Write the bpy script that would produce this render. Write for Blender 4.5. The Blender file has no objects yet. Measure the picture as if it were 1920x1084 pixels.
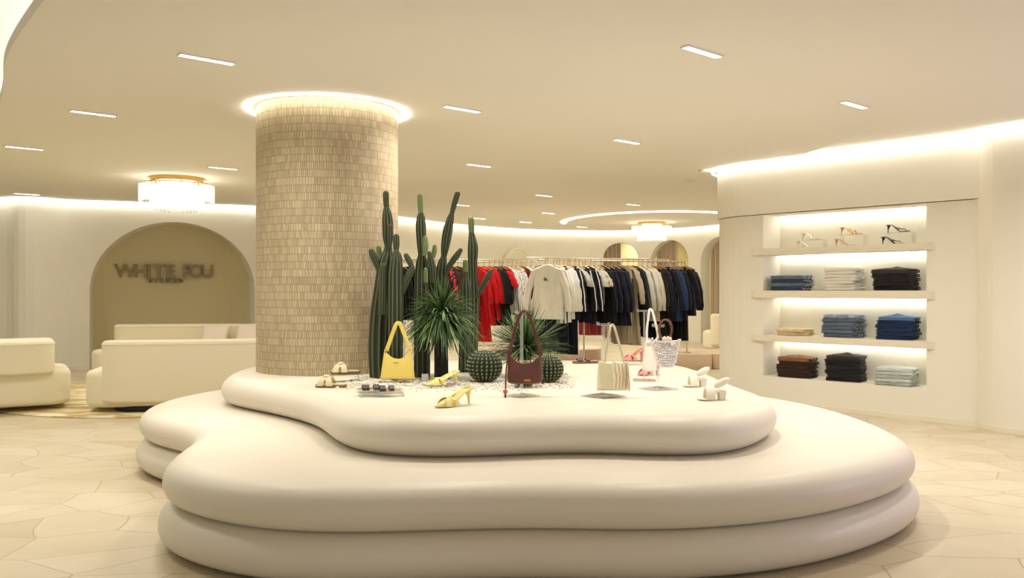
import bpy, math, random
from mathutils import Vector, Matrix, noise
PI = math.pi
S = bpy.context.scene
COL = S.collection
F, HZ, H = 1550.0, 545.0, 1.2          # focal length in px, horizon row, camera height
ZI, ZC, TT = 2.57, 2.67, 0.6           # island ceiling, outer ceiling, platform top

def srgb(c):
    return tuple(((v/255)/12.92 if v/255 <= .04045 else ((v/255+.055)/1.055)**2.4) for v in c) + (1,)
def gx(px, d): return (px-960)/F*d                     # world x at a distance d
def gz(py, d): return H+(HZ-py)/F*d
def on(px, py, z):                                     # point of height z seen at (px, py)
    d = F*(H-z)/(py-HZ)
    return Vector((gx(px, d), d, z))

# ------------------------------------------------------------------ materials
def mat(name, rgb, rough=.6, metal=0, bump=None, var=None, spec=.5, sheen=0, stripes=None, emit=None, aniso=None):
    m = bpy.data.materials.new(name); m.use_nodes = True
    nt = m.node_tree; N = nt.nodes; L = nt.links
    b = N['Principled BSDF']
    b.inputs['Base Color'].default_value = srgb(rgb)
    b.inputs['Roughness'].default_value = rough
    b.inputs['Metallic'].default_value = metal
    b.inputs['Specular IOR Level'].default_value = spec
    if sheen: b.inputs['Sheen Weight'].default_value = sheen
    tc = N.new('ShaderNodeTexCoord')
    co = tc.outputs['Object']
    if aniso:
        mp = N.new('ShaderNodeMapping'); mp.inputs['Scale'].default_value = aniso
        L.new(co, mp.inputs['Vector']); co = mp.outputs['Vector']
    if var:
        nz = N.new('ShaderNodeTexNoise'); nz.inputs['Scale'].default_value = var[0]; nz.inputs['Detail'].default_value = 6
        L.new(co, nz.inputs['Vector'])
        mx = N.new('ShaderNodeMix'); mx.data_type = 'RGBA'
        L.new(nz.outputs['Fac'], mx.inputs['Factor'])
        k = var[1]
        mx.inputs['A'].default_value = srgb([max(0, v*(1-k)) for v in rgb])
        mx.inputs['B'].default_value = srgb([min(255, v*(1+k)) for v in rgb])
        L.new(mx.outputs['Result'], b.inputs['Base Color'])
    if stripes:
        wv = N.new('ShaderNodeTexWave'); wv.inputs['Scale'].default_value = stripes[0]; wv.inputs['Distortion'].default_value = stripes[2]
        wv.bands_direction = stripes[3] if len(stripes) > 3 else 'X'
        L.new(co, wv.inputs['Vector'])
        r = N.new('ShaderNodeValToRGB'); r.color_ramp.interpolation = 'CONSTANT'
        r.color_ramp.elements[0].color = srgb(rgb); r.color_ramp.elements[1].color = srgb(stripes[1]); r.color_ramp.elements[1].position = .6
        L.new(wv.outputs['Fac'], r.inputs['Fac']); L.new(r.outputs['Color'], b.inputs['Base Color'])
    if bump:
        nb = N.new('ShaderNodeTexNoise'); nb.inputs['Scale'].default_value = bump[0]; nb.inputs['Detail'].default_value = 5
        L.new(co, nb.inputs['Vector'])
        bp = N.new('ShaderNodeBump'); bp.inputs['Strength'].default_value = bump[1]; bp.inputs['Distance'].default_value = bump[2] if len(bump) > 2 else .01
        L.new(nb.outputs['Fac'], bp.inputs['Height']); L.new(bp.outputs['Normal'], b.inputs['Normal'])
    if emit:
        b.inputs['Emission Color'].default_value = emit[0]+(1,) if len(emit[0]) == 3 else emit[0]
        b.inputs['Emission Strength'].default_value = emit[1]
    return m

def glass_mat(name, tint, base=.06, rough=.03, body=0):
    m = bpy.data.materials.new(name); m.use_nodes = True
    nt = m.node_tree; N = nt.nodes; L = nt.links; N.clear()
    o = N.new('ShaderNodeOutputMaterial'); t = N.new('ShaderNodeBsdfTransparent'); g = N.new('ShaderNodeBsdfGlossy')
    t.inputs['Color'].default_value = tint; g.inputs['Roughness'].default_value = rough
    fr = N.new('ShaderNodeLayerWeight'); pw = N.new('ShaderNodeMath'); pw.operation = 'POWER'; pw.inputs[1].default_value = 4; L.new(fr.outputs['Facing'], pw.inputs[0])
    ad = N.new('ShaderNodeMath'); ad.operation = 'MULTIPLY_ADD'; ad.inputs[1].default_value = .55; ad.inputs[2].default_value = base; ad.use_clamp = True
    mx = N.new('ShaderNodeMixShader')
    L.new(pw.outputs[0], ad.inputs[0]); L.new(ad.outputs[0], mx.inputs[0]); L.new(t.outputs[0], mx.inputs[1]); L.new(g.outputs[0], mx.inputs[2])
    out = mx.outputs[0]
    if body:
        d = N.new('ShaderNodeBsdfTranslucent'); d.inputs['Color'].default_value = (.95, .95, .95, 1)
        m2 = N.new('ShaderNodeMixShader'); m2.inputs[0].default_value = body
        L.new(out, m2.inputs[1]); L.new(d.outputs[0], m2.inputs[2]); out = m2.outputs[0]
    L.new(out, o.inputs['Surface'])
    return m

WALL = (239, 234, 218)
M = {}
M['wall'] = mat('wall_plaster', WALL, .85, bump=(9, .12, .01), var=(1.3, .02), spec=.2)
M['niche'] = mat('niche_plaster', (216, 204, 164), .85, bump=(9, .1, .01), spec=.2)
M['ceiling'] = mat('ceiling_plaster', (242, 238, 226), .9, spec=.1)
M['base'] = mat('baseboard_paint', (238, 230, 208), .5)
M['plaster'] = mat('platform_plaster', (230, 221, 203), .42, bump=(4, .06, .01), var=(2.2, .012), spec=.35)
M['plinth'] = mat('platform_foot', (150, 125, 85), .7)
M['blush'] = mat('blush_plaster', (226, 200, 172), .7, var=(3, .02))
M['brass'] = mat('brass', (214, 176, 96), .28, 1)
M['rail'] = mat('pale_gold_metal', (232, 222, 200), .3, .8)
M['hanger'] = mat('hanger_gold', (176, 140, 88), .35, .7)
M['steel'] = mat('brushed_steel', (205, 203, 198), .3, .9)
M['black'] = mat('matte_black', (22, 21, 20), .6)
M['acrylic'] = glass_mat('clear_acrylic', (.95, .955, .95, 1), .13, body=.10)
M['rod'] = glass_mat('chandelier_glass', (.97, .97, .95, 1), .05, .08, body=.35)
M['led'] = mat('led_diffuser', (255, 250, 240), .5, emit=((1, .97, .915), 6.5))
M['ledring'] = mat('led_ring_diffuser', (255, 250, 240), .5, emit=((1, .97, .915), 17))
M['ledshelf'] = mat('led_shelf_diffuser', (255, 250, 240), .5, emit=((1, .975, .925), 7))
M['lamp'] = mat('lamp_diffuser', (255, 250, 240), .5, emit=((1, .955, .87), 45))
M['bulb'] = mat('chandelier_bulb', (255, 250, 240), .5, emit=((1, .96, .88), 8))
M['frame'] = mat('light_frame', (240, 232, 214), .5)
M['boucle'] = mat('cream_boucle', (240, 230, 200), .95, bump=(160, .5, .004), sheen=.3, spec=.1)
M['pillow'] = mat('cushion_linen', (236, 222, 204), .9, bump=(120, .3, .003))
M['mirror'] = mat('mirror_glass', (232, 232, 214), .08, .85)
M['curtain'] = mat('curtain_cloth', (206, 188, 164), .85, sheen=.2)
M['pebble'] = mat('white_pebbles', (222, 216, 202), .7, var=(40, .12))
M['card'] = mat('white_card', (238, 238, 234), .6)

def column_mat():
    m = mat('column_mosaic', (200, 176, 136), .55, spec=.35); nt = m.node_tree; N = nt.nodes; L = nt.links; b = N['Principled BSDF']
    uv = N.new('ShaderNodeTexCoord')
    nz = N.new('ShaderNodeTexNoise'); nz.inputs['Scale'].default_value = 5; nz.inputs['Detail'].default_value = 2
    L.new(uv.outputs['UV'], nz.inputs['Vector'])
    sb = N.new('ShaderNodeVectorMath'); sb.operation = 'SUBTRACT'; sb.inputs[1].default_value = (.5, .5, .5); L.new(nz.outputs['Color'], sb.inputs[0])
    sc = N.new('ShaderNodeVectorMath'); sc.operation = 'MULTIPLY'; sc.inputs[1].default_value = (.05, .006, 0); L.new(sb.outputs[0], sc.inputs[0])
    ad = N.new('ShaderNodeVectorMath'); ad.operation = 'ADD'; L.new(uv.outputs['UV'], ad.inputs[0]); L.new(sc.outputs[0], ad.inputs[1])
    br = N.new('ShaderNodeTexBrick'); br.inputs['Scale'].default_value = 1; br.inputs['Brick Width'].default_value = .0145; br.inputs['Row Height'].default_value = .054
    br.inputs['Mortar Size'].default_value = .0013; br.inputs['Mortar Smooth'].default_value = .2; br.inputs['Bias'].default_value = 0
    br.offset = .5; br.offset_frequency = 2; br.squash = 1.5; br.squash_frequency = 3
    br.inputs['Color1'].default_value = srgb((207, 191, 158)); br.inputs['Color2'].default_value = srgb((182, 164, 130)); br.inputs['Mortar'].default_value = srgb((138, 118, 84))
    L.new(ad.outputs[0], br.inputs['Vector'])
    n2 = N.new('ShaderNodeTexNoise'); n2.inputs['Scale'].default_value = 2.2; n2.inputs['Detail'].default_value = 4; L.new(uv.outputs['UV'], n2.inputs['Vector'])
    mx = N.new('ShaderNodeMix'); mx.data_type = 'RGBA'; mx.blend_type = 'MULTIPLY'; mx.inputs['Factor'].default_value = .35
    L.new(br.outputs['Color'], mx.inputs['A'])
    rp = N.new('ShaderNodeValToRGB'); rp.color_ramp.elements[0].position = .35; rp.color_ramp.elements[0].color = (.72, .66, .58, 1); rp.color_ramp.elements[1].position = .65; rp.color_ramp.elements[1].color = (1, 1, 1, 1)
    L.new(n2.outputs['Fac'], rp.inputs['Fac']); L.new(rp.outputs['Color'], mx.inputs['B'])
    L.new(mx.outputs['Result'], b.inputs['Base Color'])
    bp = N.new('ShaderNodeBump'); bp.inputs['Strength'].default_value = .6; bp.inputs['Distance'].default_value = .004; bp.invert = True
    L.new(br.outputs['Fac'], bp.inputs['Height']); L.new(bp.outputs['Normal'], b.inputs['Normal'])
    return m
def floor_mat():
    m = mat('crazy_paving', (222, 204, 168), .38, spec=.4); nt = m.node_tree; N = nt.nodes; L = nt.links; b = N['Principled BSDF']
    tc = N.new('ShaderNodeTexCoord'); mp = N.new('ShaderNodeMapping'); mp.inputs['Scale'].default_value = (2.3, 3.6, 1); mp.inputs['Rotation'].default_value = (0, 0, .3)
    L.new(tc.outputs['Object'], mp.inputs['Vector'])
    v = N.new('ShaderNodeTexVoronoi'); v.voronoi_dimensions = '2D'; v.feature = 'DISTANCE_TO_EDGE'; v.inputs['Scale'].default_value = 1
    c = N.new('ShaderNodeTexVoronoi'); c.voronoi_dimensions = '2D'; c.inputs['Scale'].default_value = 1
    wn = N.new('ShaderNodeTexNoise'); wn.inputs['Scale'].default_value = .8; wn.inputs['Detail'].default_value = 1; L.new(tc.outputs['Object'], wn.inputs['Vector'])
    wa = N.new('ShaderNodeMix'); wa.data_type = 'RGBA'; wa.blend_type = 'ADD'; wa.inputs['Factor'].default_value = 1.6; wa.clamp_factor = False; L.new(mp.outputs['Vector'], wa.inputs['A']); L.new(wn.outputs['Color'], wa.inputs['B'])
    L.new(wa.outputs['Result'], v.inputs['Vector']); L.new(wa.outputs['Result'], c.inputs['Vector'])
    nz = N.new('ShaderNodeTexNoise'); nz.inputs['Scale'].default_value = 3.5; nz.inputs['Detail'].default_value = 8; L.new(tc.outputs['Object'], nz.inputs['Vector'])
    bw = N.new('ShaderNodeSeparateColor'); L.new(c.outputs['Color'], bw.inputs[0])
    r1 = N.new('ShaderNodeValToRGB'); r1.color_ramp.elements[0].color = srgb((200, 184, 150)); r1.color_ramp.elements[1].color = srgb((218, 206, 180))
    e = r1.color_ramp.elements.new(.12); e.color = srgb((211, 197, 167))
    L.new(bw.outputs[0], r1.inputs['Fac'])
    m1 = N.new('ShaderNodeMix'); m1.data_type = 'RGBA'; m1.blend_type = 'MULTIPLY'; m1.inputs['Factor'].default_value = .5
    r2 = N.new('ShaderNodeValToRGB'); r2.color_ramp.elements[0].position = .3; r2.color_ramp.elements[0].color = (.86, .82, .74, 1); r2.color_ramp.elements[1].position = .6; r2.color_ramp.elements[1].color = (1, 1, 1, 1)
    L.new(nz.outputs['Fac'], r2.inputs['Fac']); L.new(r1.outputs['Color'], m1.inputs['A']); L.new(r2.outputs['Color'], m1.inputs['B'])
    r3 = N.new('ShaderNodeValToRGB'); r3.color_ramp.elements[0].position = .004; r3.color_ramp.elements[0].color = (1, 1, 1, 1); r3.color_ramp.elements[1].position = .013; r3.color_ramp.elements[1].color = (0, 0, 0, 1)
    L.new(v.outputs['Distance'], r3.inputs['Fac'])
    m2 = N.new('ShaderNodeMix'); m2.data_type = 'RGBA'; L.new(r3.outputs['Color'], m2.inputs['Factor']); L.new(m1.outputs['Result'], m2.inputs['A']); m2.inputs['B'].default_value = srgb((176, 156, 118))
    L.new(m2.outputs['Result'], b.inputs['Base Color'])
    return m
def rug_mat():
    m = mat('rug_pile', (236, 222, 184), .95, bump=(90, .6, .01), spec=.1); nt = m.node_tree; N = nt.nodes; L = nt.links; b = N['Principled BSDF']
    tc = N.new('ShaderNodeTexCoord'); mp = N.new('ShaderNodeMapping'); mp.inputs['Scale'].default_value = (1.6, 5, 1); mp.inputs['Rotation'].default_value = (0, 0, .3); L.new(tc.outputs['Object'], mp.inputs['Vector'])
    nz = N.new('ShaderNodeTexNoise'); nz.inputs['Scale'].default_value = 1.6; nz.inputs['Detail'].default_value = 3; nz.inputs['Distortion'].default_value = 1; L.new(mp.outputs['Vector'], nz.inputs['Vector'])
    r = N.new('ShaderNodeValToRGB'); r.color_ramp.elements[0].position = .45; r.color_ramp.elements[0].color = srgb((242, 230, 194)); r.color_ramp.elements[1].position = .56; r.color_ramp.elements[1].color = srgb((206, 182, 124))
    L.new(nz.outputs['Fac'], r.inputs['Fac']); L.new(r.outputs['Color'], b.inputs['Base Color'])
    return m
def tone_mat(name, dark, light, rough=.6, bump=None):   # vertex attribute «tone» mixes two colours (spined ribs of a cactus)
    m = mat(name, dark, rough, bump=bump, spec=.3); nt = m.node_tree; N = nt.nodes; L = nt.links; b = N['Principled BSDF']
    a = N.new('ShaderNodeAttribute'); a.attribute_name = 'tone'
    mx = N.new('ShaderNodeMix'); mx.data_type = 'RGBA'; mx.inputs['A'].default_value = srgb(dark); mx.inputs['B'].default_value = srgb(light)
    L.new(a.outputs['Fac'], mx.inputs['Factor']); L.new(mx.outputs['Result'], b.inputs['Base Color'])
    return m
M['column'] = column_mat(); M['floor'] = floor_mat(); M['rug'] = rug_mat()
M['cactus'] = tone_mat('cactus_skin', (44, 53, 36), (122, 124, 90))
M['cactus_new'] = tone_mat('cactus_young_skin', (92, 112, 62), (168, 176, 122))
M['barrel'] = tone_mat('barrel_cactus_skin', (22, 34, 22), (150, 158, 110))
M['spine'] = mat('cactus_spines', (222, 216, 168), .6)
M['leaf'] = tone_mat('yucca_leaf', (26, 52, 22), (132, 164, 98), .4)
M['trunk'] = mat('plant_trunk', (40, 34, 26), .9, bump=(60, .8, .02), var=(30, .3))

# ------------------------------------------------------------------ mesh builder
class MB:
    def __init__(s): s.v = []; s.f = []; s.t = []; s.uv = None
    def add(s, vs, fs, tone=None, mx=None):
        o = len(s.v)
        s.v += [tuple(mx @ Vector(p)) if mx else tuple(p) for p in vs]
        s.f += [tuple(i+o for i in f) for f in fs]
        s.t += list(tone) if tone is not None else [0.0]*len(vs)
    def box(s, c, d, rz=0, mx=None):
        hx, hy, hz = d[0]/2, d[1]/2, d[2]/2
        R = Matrix.Translation(c) @ Matrix.Rotation(rz, 4, 'Z')
        if mx: R = mx @ R
        vs = [(x, y, z) for x in (-hx, hx) for y in (-hy, hy) for z in (-hz, hz)]
        s.add(vs, [(0, 1, 3, 2), (4, 6, 7, 5), (0, 4, 5, 1), (2, 3, 7, 6), (0, 2, 6, 4), (1, 5, 7, 3)], mx=R)
    def loft(s, rings, tones=None, cap=True, closed=True):
        n = len(rings[0]); vs = [p for r in rings for p in r]; fs = []
        for i in range(len(rings)-1):
            for j in range(n if closed else n-1):
                k = (j+1) % n
                fs.append((i*n+j, i*n+k, (i+1)*n+k, (i+1)*n+j))
        if cap and closed:
            fs.append(tuple(range(n-1, -1, -1))); fs.append(tuple((len(rings)-1)*n+j for j in range(n)))
        s.add(vs, fs, [t for r in tones for t in r] if tones else None)
    def tube(s, pts, r, n=10, flat=1.0, tone=0):
        pts = [Vector(p) for p in pts]; m = len(pts)
        if not hasattr(r, '__len__'): r = [r]*m
        T = [(pts[min(i+1, m-1)]-pts[max(i-1, 0)]).normalized() for i in range(m)]
        up = Vector((0, 0, 1)) if abs(T[0].z) < .9 else Vector((0, 1, 0))
        u = (up - T[0]*up.dot(T[0])).normalized(); rings = []
        for i in range(m):
            u = (u - T[i]*u.dot(T[i])).normalized(); w = T[i].cross(u)
            rings.append([pts[i]+u*(r[i]*math.cos(2*PI*j/n))+w*(flat*r[i]*math.sin(2*PI*j/n)) for j in range(n)])
        s.loft(rings, [[tone]*n]*m)
    def lathe(s, prof, n=32, c=(0, 0, 0)):
        s.loft([[(c[0]+r*math.cos(2*PI*j/n), c[1]+r*math.sin(2*PI*j/n), c[2]+z) for j in range(n)] for r, z in prof])
    def ball(s, c, r, n=8, m=6, sc=(1, 1, 1), tone=0):
        rings = []
        for i in range(m+1):
            a = -PI/2+PI*i/m; k = max(math.cos(a), .02)
            rings.append([(c[0]+sc[0]*r*k*math.cos(2*PI*j/n), c[1]+sc[1]*r*k*math.sin(2*PI*j/n), c[2]+sc[2]*r*math.sin(a)) for j in range(n)])
        s.loft(rings, [[tone]*n]*(m+1))
    def build(s, name, m, parent=None, smooth=True, loc=None):
        me = bpy.data.meshes.new(name); me.from_pydata(s.v, [], s.f)
        me.materials.append(m if not isinstance(m, str) else M[m])
        if any(s.t):
            a = me.attributes.new('tone', 'FLOAT', 'POINT'); a.data.foreach_set('value', s.t)
        if s.uv:
            l = me.uv_layers.new(name='UVMap')
            for lp in me.loops: l.data[lp.index].uv = s.uv[lp.vertex_index]
        me.update()
        if smooth:
            me.polygons.foreach_set('use_smooth', [True]*len(me.polygons))
            if hasattr(me, 'set_sharp_from_angle'): me.set_sharp_from_angle(angle=math.radians(48))
        o = bpy.data.objects.new(name, me); COL.objects.link(o)
        if parent: o.parent = parent
        if loc: o.location = loc
        return o

def tag(o, label=None, cat=None, group=None, kind=None):
    if label: o['label'] = label
    if cat: o['category'] = cat
    if group: o['group'] = group
    if kind: o['kind'] = kind
    return o
def thing(name, label, cat, loc=(0, 0, 0), rz=0, group=None):
    o = bpy.data.objects.new(name, None); COL.objects.link(o); o.empty_display_size = .1
    o.location = loc; o.rotation_euler = (0, 0, rz)
    return tag(o, label, cat, group)
def copy_tree(o, label=None, loc=None, rz=None, parent=None):
    c = o.copy(); COL.objects.link(c)
    if parent: c.parent = parent
    for ch in list(o.children): copy_tree(ch, parent=c)
    if label: c['label'] = label
    if loc is not None: c.location = loc
    if rz is not None: c.rotation_euler = (0, 0, rz)
    return c
def struct(o): o['kind'] = 'structure'; return o

# ------------------------------------------------------------------ curves
def catmull(pts, per=14, closed=False):
    n = len(pts); out = []
    rng = range(n) if closed else range(n-1)
    for i in rng:
        g = (lambda k: pts[k % n]) if closed else (lambda k: pts[max(0, min(n-1, k))])
        p0, p1, p2, p3 = [Vector(g(i+k)) for k in (-1, 0, 1, 2)]
        for j in range(per):
            t = j/per
            out.append(.5*((2*p1)+(p2-p0)*t+(2*p0-5*p1+4*p2-p3)*t*t+(3*p1-p0-3*p2+p3)*t**3))
    if not closed: out.append(Vector(pts[-1]))
    return out
def resample(pts, n, closed=True):
    P = list(pts)+([pts[0]] if closed else []); L = [0]
    for a, b in zip(P, P[1:]): L.append(L[-1]+(b-a).length)
    out = []; k = 0
    for i in range(n):
        d = L[-1]*i/(n if closed else n-1)
        while k < len(L)-2 and L[k+1] < d: k += 1
        t = (d-L[k])/max(1e-9, L[k+1]-L[k]); out.append(P[k].lerp(P[k+1], min(1, t)))
    return out
def normals2(pts):
    n = len(pts); area = sum(pts[i].x*pts[(i+1) % n].y-pts[(i+1) % n].x*pts[i].y for i in range(n)); sg = 1 if area > 0 else -1
    out = []
    for i in range(n):
        t = (pts[(i+1) % n]-pts[i-1]).normalized(); out.append(Vector((t.y, -t.x))*sg)
    return out
def outline(pts, n=220, smooth=3):
    P = [Vector((p[0], p[1])) for p in pts]; N = normals2(P)
    P = [p+nn*(q[2] if len(q) > 2 else 0) for p, nn, q in zip(P, N, pts)]
    P = resample(catmull(P, 12, True), n)
    for _ in range(smooth*6): P = [(P[i-1]+P[i]*2+P[(i+1) % n])/4 for i in range(n)]
    return P
def slab(mb, pts, z0, z1, r, rh=None, seg=10):
    """closed outline pts (Vector 2D), rounded top and bottom edges of height r and depth rh"""
    rh = rh or r; N = normals2(pts); rings = []
    ccw = sum(pts[i].x*pts[i-1].y-pts[i-1].x*pts[i].y for i in range(len(pts))) < 0
    if not ccw: pts = pts[::-1]; N = N[::-1]
    lev = [(rh*(1-math.cos(a)), z0+r-r*math.sin(a)) for a in [PI/2*(1-k/seg) for k in range(seg+1)]]
    lev += [(rh*(1-math.cos(a)), z1-r+r*math.sin(a)) for a in [PI/2*k/seg for k in range(seg+1)]]
    for ins, z in lev: rings.append([(p.x-n.x*ins, p.y-n.y*ins, z) for p, n in zip(pts, N)])
    mb.loft(rings)
def rrect(w, d, r, seg=6, bow=0):
    out = []
    for cx, cy, a0 in ((w/2-r, d/2-r, 0), (-w/2+r, d/2-r, PI/2), (-w/2+r, -d/2+r, PI), (w/2-r, -d/2+r, 1.5*PI)):
        for k in range(seg+1):
            a = a0+PI/2*k/seg; out.append(Vector((cx+r*math.cos(a), cy+r*math.sin(a))))
    out = resample(out, 96)
    if bow: out = [Vector((p.x, p.y+bow*(p.x*2/w)**2)) for p in out]
    return out

class Path:
    def __init__(s, pts, side=1, per=14, smooth=True):
        s.p = catmull([Vector((a, b)) for a, b in pts], per) if smooth else [Vector((a, b)) for a, b in pts]
        s.L = [0]
        for a, b in zip(s.p, s.p[1:]): s.L.append(s.L[-1]+(b-a).length)
        s.len = s.L[-1]; s.side = side                 # room lies on the right of travel for side=1
    def at(s, d, off=0):
        d = max(0, min(s.len, d)); k = 0
        while k < len(s.L)-2 and s.L[k+1] < d: k += 1
        t = (d-s.L[k])/max(1e-9, s.L[k+1]-s.L[k]); q = s.p[k].lerp(s.p[k+1], t)
        n = s.nrm(d); return q+n*off
    def nrm(s, d):
        k = 0
        while k < len(s.L)-2 and s.L[k+1] < d: k += 1
        a = s.p[max(0, k-1)]; b = s.p[min(len(s.p)-1, k+2)]; t = (b-a).normalized()
        return Vector((t.y, -t.x))*s.side
    def ang(s, d): n = s.nrm(d); return math.atan2(n.y, n.x)+PI/2    # yaw of a thing whose front is local -y
    def spx(s, px, lo=0, hi=None):                     # arc position seen at column px
        hi = hi or s.len; best = None
        for i in range(1201):
            d = lo+(hi-lo)*i/1200; q = s.at(d)
            e = abs(q.x/q.y-(px-960)/F) if q.y > 0 else 9
            if best is None or e < best[0]: best = (e, d)
        return best[1]
def wall(name, path, z0, z1, m, holes=(), thick=.12, step=.12, off=0, s0=0, s1=None):
    """holes: (sa, sb, zlow(s), zhigh(s), reveal depth)"""
    s1 = s1 or path.len; S_ = set()
    k = max(2, int((s1-s0)/step))
    for i in range(k+1): S_.add(round(s0+(s1-s0)*i/k, 5))
    for h in holes:
        for i in range(49):
            c = (1-math.cos(PI*i/48))/2; S_.add(round(h[0]+(h[1]-h[0])*c, 5))
    S_ = sorted(x for x in S_); mb = MB()
    def q(*vs): mb.add(vs, [tuple(range(len(vs)))])
    P = lambda s, z, o: (*path.at(s, o), z)
    for a, b in zip(S_, S_[1:]):
        if b-a < 1e-4: continue
        mid = (a+b)/2; hole = next((h for h in holes if h[0] < mid < h[1]), None)
        if not hole:
            q(P(a, z0, off), P(b, z0, off), P(b, z1, off), P(a, z1, off))
        else:
            la, lb, ha, hb = hole[2](a), hole[2](b), hole[3](a), hole[3](b); dp = off-hole[4]
            if la > z0: q(P(a, z0, off), P(b, z0, off), P(b, lb, off), P(a, la, off)); q(P(a, la, off), P(b, lb, off), P(b, lb, dp), P(a, la, dp))
            q(P(a, ha, off), P(b, hb, off), P(b, z1, off), P(a, z1, off)); q(P(a, ha, dp), P(b, hb, dp), P(b, hb, off), P(a, ha, off))
        if not hole: q(P(a, z0, off-thick), P(b, z0, off-thick), P(b, z1, off-thick), P(a, z1, off-thick))
        q(P(a, z1, off), P(b, z1, off), P(b, z1, off-thick), P(a, z1, off-thick))
        q(P(a, z0, off), P(b, z0, off), P(b, z0, off-thick), P(a, z0, off-thick)) if not (hole and hole[2](mid) <= z0) else None
    for h in holes:
        for s in (h[0], h[1]):
            q(P(s, h[2](s), off), P(s, h[3](s), off), P(s, h[3](s), off-h[4]), P(s, h[2](s), off-h[4]))
    for s in (s0, s1): q(P(s, z0, off), P(s, z1, off), P(s, z1, off-thick), P(s, z0, off-thick))
    return struct(mb.build(name, m))
def ribbon(name, path, s0, s1, o0, o1, z0, z1, m, step=.1, parent=None):
    mb = MB(); k = max(2, int((s1-s0)/step)); rings = []
    for i in range(k+1):
        s = s0+(s1-s0)*i/k; a, b = path.at(s, o0), path.at(s, o1)
        rings.append([(a.x, a.y, z0), (b.x, b.y, z0), (b.x, b.y, z1), (a.x, a.y, z1)])
    mb.loft(rings); return mb.build(name, m, parent)

# ================================================================== SETTING
mb = MB(); mb.box((-2, 9, -.05), (22, 26, .1)); struct(mb.build('floor', 'floor', smooth=False))
mb = MB(); mb.box((-2, 9, 2.95), (22, 26, .1)); struct(mb.build('ceiling', 'ceiling', smooth=False))
# lower island ceiling with a flowing edge
def flat_blob(name, pts, z0, z1, m):
    n = len(pts); mb = MB(); vs = [(p.x, p.y, z) for z in (z0, z1) for p in pts]
    fs = [tuple(range(n)), tuple(range(2*n-1, n-1, -1))]+[(i, (i+1) % n, n+(i+1) % n, n+i) for i in range(n)]
    mb.add(vs, fs); return struct(mb.build(name, m, smooth=False))
edge = catmull([Vector(p) for p in [(-2.2, 14.2), (-1.95, 11.4), (-1.3, 10.55), (0, 9.9), (1.2, 9.65), (2.1, 9.36), (2.66, 8.9), (2.92, 8.33), (3.06, 7.15), (3.23, 6.2), (3.6, 5.3), (4.4, 4.2), (6.4, 2.6)]], 10)
edge2 = catmull([Vector(p) for p in [(1.6, -1), (-.1, 1.2), (-1.35, 2.9), (-2.25, 3.95), (-3.0, 4.9), (-3.7, 5.98), (-4.9, 7.6), (-6.8, 9.6), (-10.8, 12.2)]], 10)
flat_blob('ceiling_island', edge+[Vector((8, 2.2)), Vector((8, -3.4)), Vector((1.9, -3.4))]+edge2+[Vector((-11, 15))], ZI, ZI+.07, M['ceiling'])
# outer ceiling over the right side and the back of the shop
back = [Vector(p) for p in [(-3.4, 14.4), (-3.4, 21.8), (8.9, 21.8), (8.9, -3.4), (1, -3.4), (1, 5)]]
flat_blob('ceiling_right', [Vector(p) for p in [(2.2, 8.95), (2.2, 9.75), (9, 9.75), (9, -3.4), (1, -3.4), (2.2, 6)]], 2.595, 2.675, M['ceiling'])
flat_blob('ceiling_back', back+[Vector((-2.6, 9.5)), Vector((-3.4, 11))], ZC, ZC+.08, M['ceiling'])

# left wall with its arched niche
PL = Path([(-10.6, -3.3), (-10.7, 4), (-10.5, 9), (-10.0, 11), (-9.0, 11.9), (-7.9, 12.2), (-7.5, 12.26), (-7.25, 12.12), (-7.0, 12.2), (-6.78, 12.46), (-6.5, 12.6), (-5.4, 13.0), (-4.2, 13.45), (-3.5, 14.2), (-3.0, 15.4)], per=10)
sa, sb = PL.spx(168, 15, PL.len), PL.spx(478, 15, PL.len)
def arch(sc, hw, spring, rise): return lambda s: spring+rise*math.sqrt(max(0, 1-((s-sc)/hw)**2))
wall('wall_left', PL, 0, 2.62, 'wall', [(sa, sb, lambda s: 0, arch((sa+sb)/2, (sb-sa)/2, 1.2, 1.08), .7)], step=.1)
smid = (sa+sb)/2; pm = PL.at(smid, -.62); am = PL.ang(smid)
NP = Path([tuple(PL.at(sa-.1, -.30)), tuple(PL.at(sa+.15, -.58)), tuple(PL.at(smid-.5, -.66)), tuple(PL.at(smid+.5, -.66)), tuple(PL.at(sb-.25, -.52)), tuple(PL.at(sb+.12, -.1))])
wall('wall_niche', NP, 0, 2.4, 'niche', thick=.05)
struct(ribbon('baseboard_left', PL, 14, sa, 0, .015, 0, .05, M['base'])); struct(ribbon('baseboard_niche', NP, 0, NP.len, 0, .015, 0, .07, M['base']))
# back wall with curtained arches
PB = Path([(-3.0, 15.3), (-2.25, 16.6), (-1.6, 17.9), (-.735, 19), (.2, 19.8), (1.17, 20.2), (2.2, 20.35), (3.13, 20.2), (4.0, 19.5), (4.72, 18.5), (5.6, 16.8), (6.4, 14), (6.6, 11.5), (6.5, 9.2)])
AR = [(1131, 1196, 455), (1220, 1290, 450), (1314, 1386, 444)]
holes = []
for a, b, ty in AR:
    s1, s2 = PB.spx(a, 5, 14), PB.spx(b, 5, 14); c = (s1+s2)/2; hw = (s2-s1)/2; top = gz(ty, PB.at(c).y)
    holes.append((s1, s2, (lambda s: 0), arch(c, hw, top-hw*.95, hw*.95), .3))
wall('wall_back', PB, 0, ZC+.02, 'wall', holes, step=.15)
PBB = Path([tuple(PB.at(holes[0][0]-.5, -.95)), tuple(PB.at(holes[0][1], -.95)), tuple(PB.at(holes[1][1], -.95)), tuple(PB.at(holes[2][1]+.6, -.95))])
M['fitting'] = mat('fitting_room_wall', (226, 214, 158), .85, spec=.1)
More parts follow.
